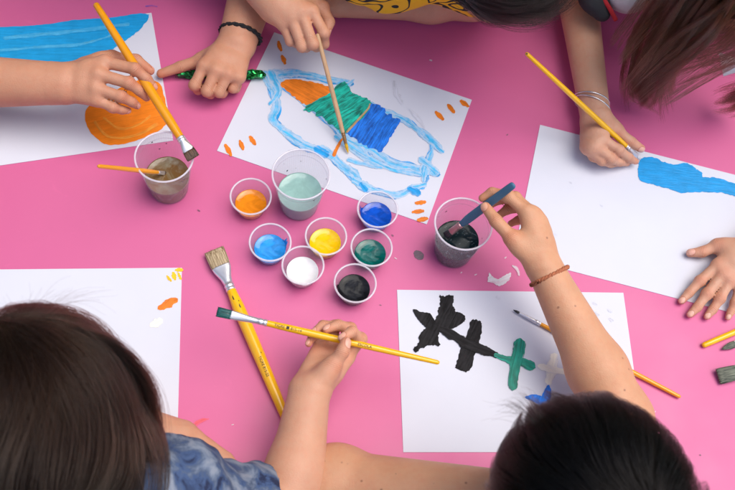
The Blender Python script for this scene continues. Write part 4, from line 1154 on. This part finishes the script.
# C: yellow shirt at the top, right hand painting the middle sheet
def person_c():
    hd = V3(506, -60, 24)
    root, R, body = person('person in a yellow shirt with black print painting the middle sheet', hd, dirv(0, -.62, -.78), dirv(0, -.78, .62), V3(436, -52, 14.5), V3(455, -330, -22),
        dict(R=(V3(352, -108, 20), V3(212, -82, 11), V3(277, 5, 9.6), H_C, dict(re=.030, rw=.0235)),
             L=(V3(545, -95, 18), V3(474, -4, 3.2), V3(340, 1, 2.8), relaxed((340, 1), (290, -12), False), dict(re=.0275, sleeve=.5))), sk1, s_yel, None, half=.066)
    hc = hair_cap(root, [ell(hd + R.T @ np.array([0, -.008, .012]), (.075, .092, .080), R)], capm, 4)
    c = hd + R.T @ np.array([0, -.012, .012])
    S = groom(c, R, (.079, .093, .084), (0, -.2, .95), 5000, 12, .07, .2, tuple(dirv(.5, -.05, 0)), 23, clump=.7, nclump=220, cover=lambda q: q[:, 2] > -.8)
    hair_strands('hair_strands', S, h_black, hc, .00013, .00005)
    G = [[(452, -34, 27), (466, -6, 25), (492, 11, 23), (528, 9, 23), (556, -4, 24), (580, -30, 26)], [(456, -44, 30), (478, -14, 29), (508, -1, 28), (545, -10, 28), (570, -34, 28)],
         [(450, -26, 26), (466, 0, 23), (498, 17, 21), (532, 13, 21), (554, 2, 22), (575, -20, 24)], [(470, -60, 32), (490, -30, 32), (520, -20, 31), (550, -30, 30)]]
    S = guides_strands(G, 3600, 22, 43, .005, .3, 40)
    hair_strands('loose_strands', S, h_black, hc, .00013, .00005)
    G = [[(470, -10, 24), (488, 12, 17), (499, 20, 13), (507, 19, 12), (520, 11, 14)], [(475, -12, 24), (492, 10, 17), (503, 21, 12), (512, 17, 13), (526, 9, 14)],
         [(545, -16, 24), (548, 2, 15), (553, 16, 9), (558, 26, 5)], [(548, -20, 24), (557, -2, 15), (562, 12, 9)]]
    S = guides_strands(G, 150, 18, 33, .002, .4)
    hair_strands('loose_strands', S, h_black, hc, .00013, .00005)
person_c()

# D: long brown hair at the top right, painting the cloud; left hand flat on the table
def person_d():
    hd = V3(757, -40, 27)
    root, R, body = person('person with long brown hair painting a blue cloud with a slim brush', hd, dirv(-.25, -.62, -.74), dirv(-.1, -.78, .6), V3(705, -95, 11), V3(720, -330, -22),
        dict(R=(V3(640, -105, 17), V3(574, -26, 4.6), V3(595, 114, 3.5), H_D, dict(re=.0262, rw=.0172, sleeve=.5, sr=.040, bulge=.0)),
             L=(V3(835, -75, 17), V3(872, 160, 3.6), V3(752, 253, 2.5), H_DL, dict(re=.028, rw=.0205))), sk3, s_dark, None, hands=.93)
    c = hd + R.T @ np.array([0, -.012, .012])
    hc = hair_cap(root, [ell(c, (.076, .091, .081), R)], capb, 5)
    S = groom(c, R, (.081, .095, .086), (.1, .1, 1), 7500, 16, .22, .55, tuple(dirv(-.5, -.4, 0)), 24, clump=.78, nclump=170, cover=lambda q: q[:, 2] > -.85)
    hair_strands('hair_strands', S, h_brown, hc, .00013, .00005)
    G = [[(690, -50, 33), (662, -8, 25), (641, 30, 15), (632, 66, 8), (629, 88, 4), (631, 104, 1.8)],
         [(705, -40, 34), (676, -2, 26), (652, 38, 15), (637, 75, 7), (636, 95, 3.5), (647, 106, 1.2)],
         [(715, -35, 34), (688, 2, 26), (664, 40, 16), (648, 76, 8), (641, 98, 4), (652, 98, 3)],
         [(728, -25, 34), (702, 10, 27), (676, 45, 17), (660, 74, 9), (654, 94, 5), (646, 103, 3)],
         [(740, -15, 33), (712, 18, 27), (684, 46, 18), (668, 70, 11), (664, 92, 6), (667, 112, 2)],
         [(752, -10, 32), (722, 22, 27), (695, 46, 19), (676, 66, 13), (662, 82, 8)]]
    S = guides_strands(G, 3200, 26, 34, .0036, .3, 44)
    hair_strands('loose_strands', S, h_brown, hc, .00017, .00005)
    S = guides_strands([[(700, 30, 22), (708, 60, 14), (722, 68, 11), (740, 62, 10)], [(690, 20, 22), (696, 55, 14), (712, 70, 10), (735, 72, 8)]], 60, 20, 35, .004)
    hair_strands('loose_strands', S, h_brown, hc, .00012, .00004)
    tip = [[(775, 40, 18), (752, 78, 9), (734, 92, 5), (714, 103, 3)], [(780, 50, 18), (758, 86, 9), (742, 98, 5), (720, 105, 2.8)], [(785, 60, 16), (765, 92, 9), (746, 104, 5), (726, 107, 2.8)]]
    S = guides_strands(tip, 1000, 18, 36, .0035, .2, 24)
    hair_strands('loose_strands', S, h_brown, hc, .00015, .00005)
    # white front panel of the shirt, its red piping, and the collar point
    n1 = vnoise(77, 60, .0015)
    V, Q = mesh_field([cap(V3(622, -40, 12), V3(628, -10, 11.5), .026, .026, k=.03), cap(V3(628, -10, 11.5), V3(668, -24, 12), .025, .024, k=.03)], (), .003, disp=n1)
    mesh_obj('shirt_panel', V, Q, s_white, root)
    V, Q = mesh_field([cap(V3(580, -50, 12.5), V3(594, -4, 10.5), .023, .017, k=.02), cap(V3(594, -4, 10.5), V3(603, 14, 9.5), .017, .012, k=.02)], (), .0026, disp=n1)
    mesh_obj('sleeve_edge', V, Q, s_dark, root)
    b = MB(); b.tube(catmull([tuple(V3(594, -22, 13)), tuple(V3(602, -4, 12)), tuple(V3(610, 9, 11)), tuple(V3(616, 20, 9.8))], 8), .0030, 10); b.build('red_piping', s_red, root)
    b = MB(); p = [V3(719, 52, 12), V3(742, 60, 12), V3(742, 70, 10.5), V3(724, 75.5, 9.5), V3(722, 66, 11)]
    q = [x + np.array([0, 0, -.002]) for x in p]
    b.add(p + q, [(0, 1, 2, 3, 4), (9, 8, 7, 6, 5)] + [(i, i + 5, (i + 1) % 5 + 5, (i + 1) % 5) for i in range(5)]); b.build('collar', M['white_collar'], root, smooth=False)
    ax = V3(595, 114, 3.5) - V3(574, -26, 4.6); sil = simple('silver_wire', (.75, .74, .76, 1), .25, .1, metallic=1)
    band(root, 'bracelet', V3(591.5, 101, 3.6), ax, .0238, .0011, sil, ry=.0215, tilt=-.008)
    band(root, 'bracelet', V3(592.5, 106, 3.55), ax, .0232, .0011, sil, ry=.021, tilt=-.013)
person_d()

# E: girl with long dark hair at the lower left, tie-dye shirt
def person_e():
    hd = V3(27, 416, 29)
    fw, cr = dirv(0, .80, -.60), dirv(0, .60, .80)
    root, R, body = person('girl with long dark hair and a tie dye shirt holding up a yellow brush', hd, fw, cr, V3(62, 590, 12), V3(62, 760, -20),
        dict(R=(V3(160, 505, 17.5), V3(289, 512, 6), V3(309, 394, 8), H_E, dict(re=.0262, rw=.0205, sleeve=.70, sr=.049, ru=.038)),
             L=(V3(-45, 500, 17.5), V3(70, 420, 4), V3(178, 440, 3.2), relaxed((178, 440), (225, 480), False), dict(re=.029, rw=.021, sleeve=.5))), sk1, s_dye, None)
    c = hd + R.T @ np.array([0, -.012, .012])
    hc = hair_cap(root, [ell(c, (.084, .094, .087), R, .03), cap(c + R.T @ np.array([0, -.03, -.03]), c + dirv(0, -.08, -.12), .070, .066, k=.04), cap(c + dirv(0, -.08, -.12), c + dirv(0, -.11, -.24), .066, .05, k=.04)], capb, 6)
    S = groom(c, R, (.088, .098, .091), (-.2, .12, .97), 16000, 22, .42, .30, tuple(dirv(0.0, -.75, 0)), 25, lift=.035, clump=.72, nclump=150, warp=.26, cover=lambda q: q[:, 2] > -.95)
    hair_strands('hair_strands', S, h_dark, hc, .00013, .00005)
    S = groom(c, R, (.089, .099, .092), (-.2, .12, .97), 2600, 22, .40, .28, tuple(dirv(0.05, -.7, 0)), 55, lift=.03, clump=.92, nclump=42, warp=.55, cover=lambda q: q[:, 2] > -.6)
    hair_strands('hair_strands', S, h_mid, hc, .00013, .00005)
    S = groom(c, R, (.090, .100, .093), (-.2, .12, .97), 220, 22, .36, .22, tuple(dirv(0.1, -.6, 0)), 56, lift=.06, clump=.2, nclump=60, warp=.7, cover=lambda q: q[:, 2] > -.6)
    hair_strands('loose_strands', S, h_mid, hc, .0001, .00004)
    G = [[(70, 330, 36), (112, 345, 34), (146, 385, 30), (152, 440, 26), (150, 520, 20)], [(75, 328, 36), (120, 352, 33), (150, 395, 28), (154, 450, 24), (156, 520, 16)]]
    S = guides_strands(G, 700, 20, 37, .004)
    hair_strands('loose_strands', S, h_dark, hc, .00012, .00004)
    G = [[(30, 330, 37), (58, 306, 37), (85, 292, 36), (108, 290, 34)], [(20, 330, 37), (42, 305, 37), (60, 294, 36)], [(10, 340, 37), (8, 315, 37), (-2, 306, 36)], [(40, 325, 37), (72, 300, 37), (100, 298, 36), (125, 308, 34)]]
    S = guides_strands(G, 60, 16, 38, .0045)
    hair_strands('loose_strands', S, h_dark, hc, .00008, .00003)
person_e()

# F: boy with short black hair at the lower right
def person_f():
    hd = V3(588, 506, 28)
    fw, cr = dirv(0, .72, -.70), dirv(0, .70, .72)
    root, R, body = person('boy with short black hair dipping a blue brush into dark water', hd, fw, cr, V3(600, 610, 12), V3(600, 780, -20),
        dict(R=(V3(655, 585, 16), V3(622, 418, 5.5), V3(546, 271, 10.2), H_F, dict(re=.0290, rw=.0200, ru=.034, bulge=.02)),
             L=(V3(552, 520, 15), V3(336, 484, 4.4), V3(425, 570, 2.8), relaxed((425, 570), (490, 585), True), dict(re=.037, ru=.045, rw=.0215, sleeve=.16, sr=.05))), skF, s_navy, None)
    c = hd + R.T @ np.array([0, -.012, .012])
    hc = hair_cap(root, [ell(c, (.0862, .0962, .0872), R, .03)], capm, 7)
    S = groom(c, R, (.088, .098, .089), (.25, -.95, .25), 15000, 14, .105, .12, (0, 0, 0), 26, lift=.026, clump=.86, nclump=190, warp=.3, cover=lambda q: q[:, 2] > -.8)
    hair_strands('hair_strands', S, h_black, hc, .00013, .00004)
    G = [[(540, 430, 34), (518, 412, 34), (507, 408, 33), (499, 412, 32)], [(545, 425, 34), (530, 400, 34), (520, 394, 34)]]
    S = guides_strands(G, 60, 12, 39, .004); hair_strands('loose_strands', S, h_black, hc, .00011, .00003)
    ax = V3(546, 271, 10.2) - V3(622, 418, 5.5)
    band(root, 'braided_bracelet', V3(549.5, 276, 10.1), ax, .0245, .0017, simple('orange_brown_cord', srgb(176, 104, 70), .8, .3, 200, .6, 900), ry=.0205, strands=3, twist=11)
person_f()
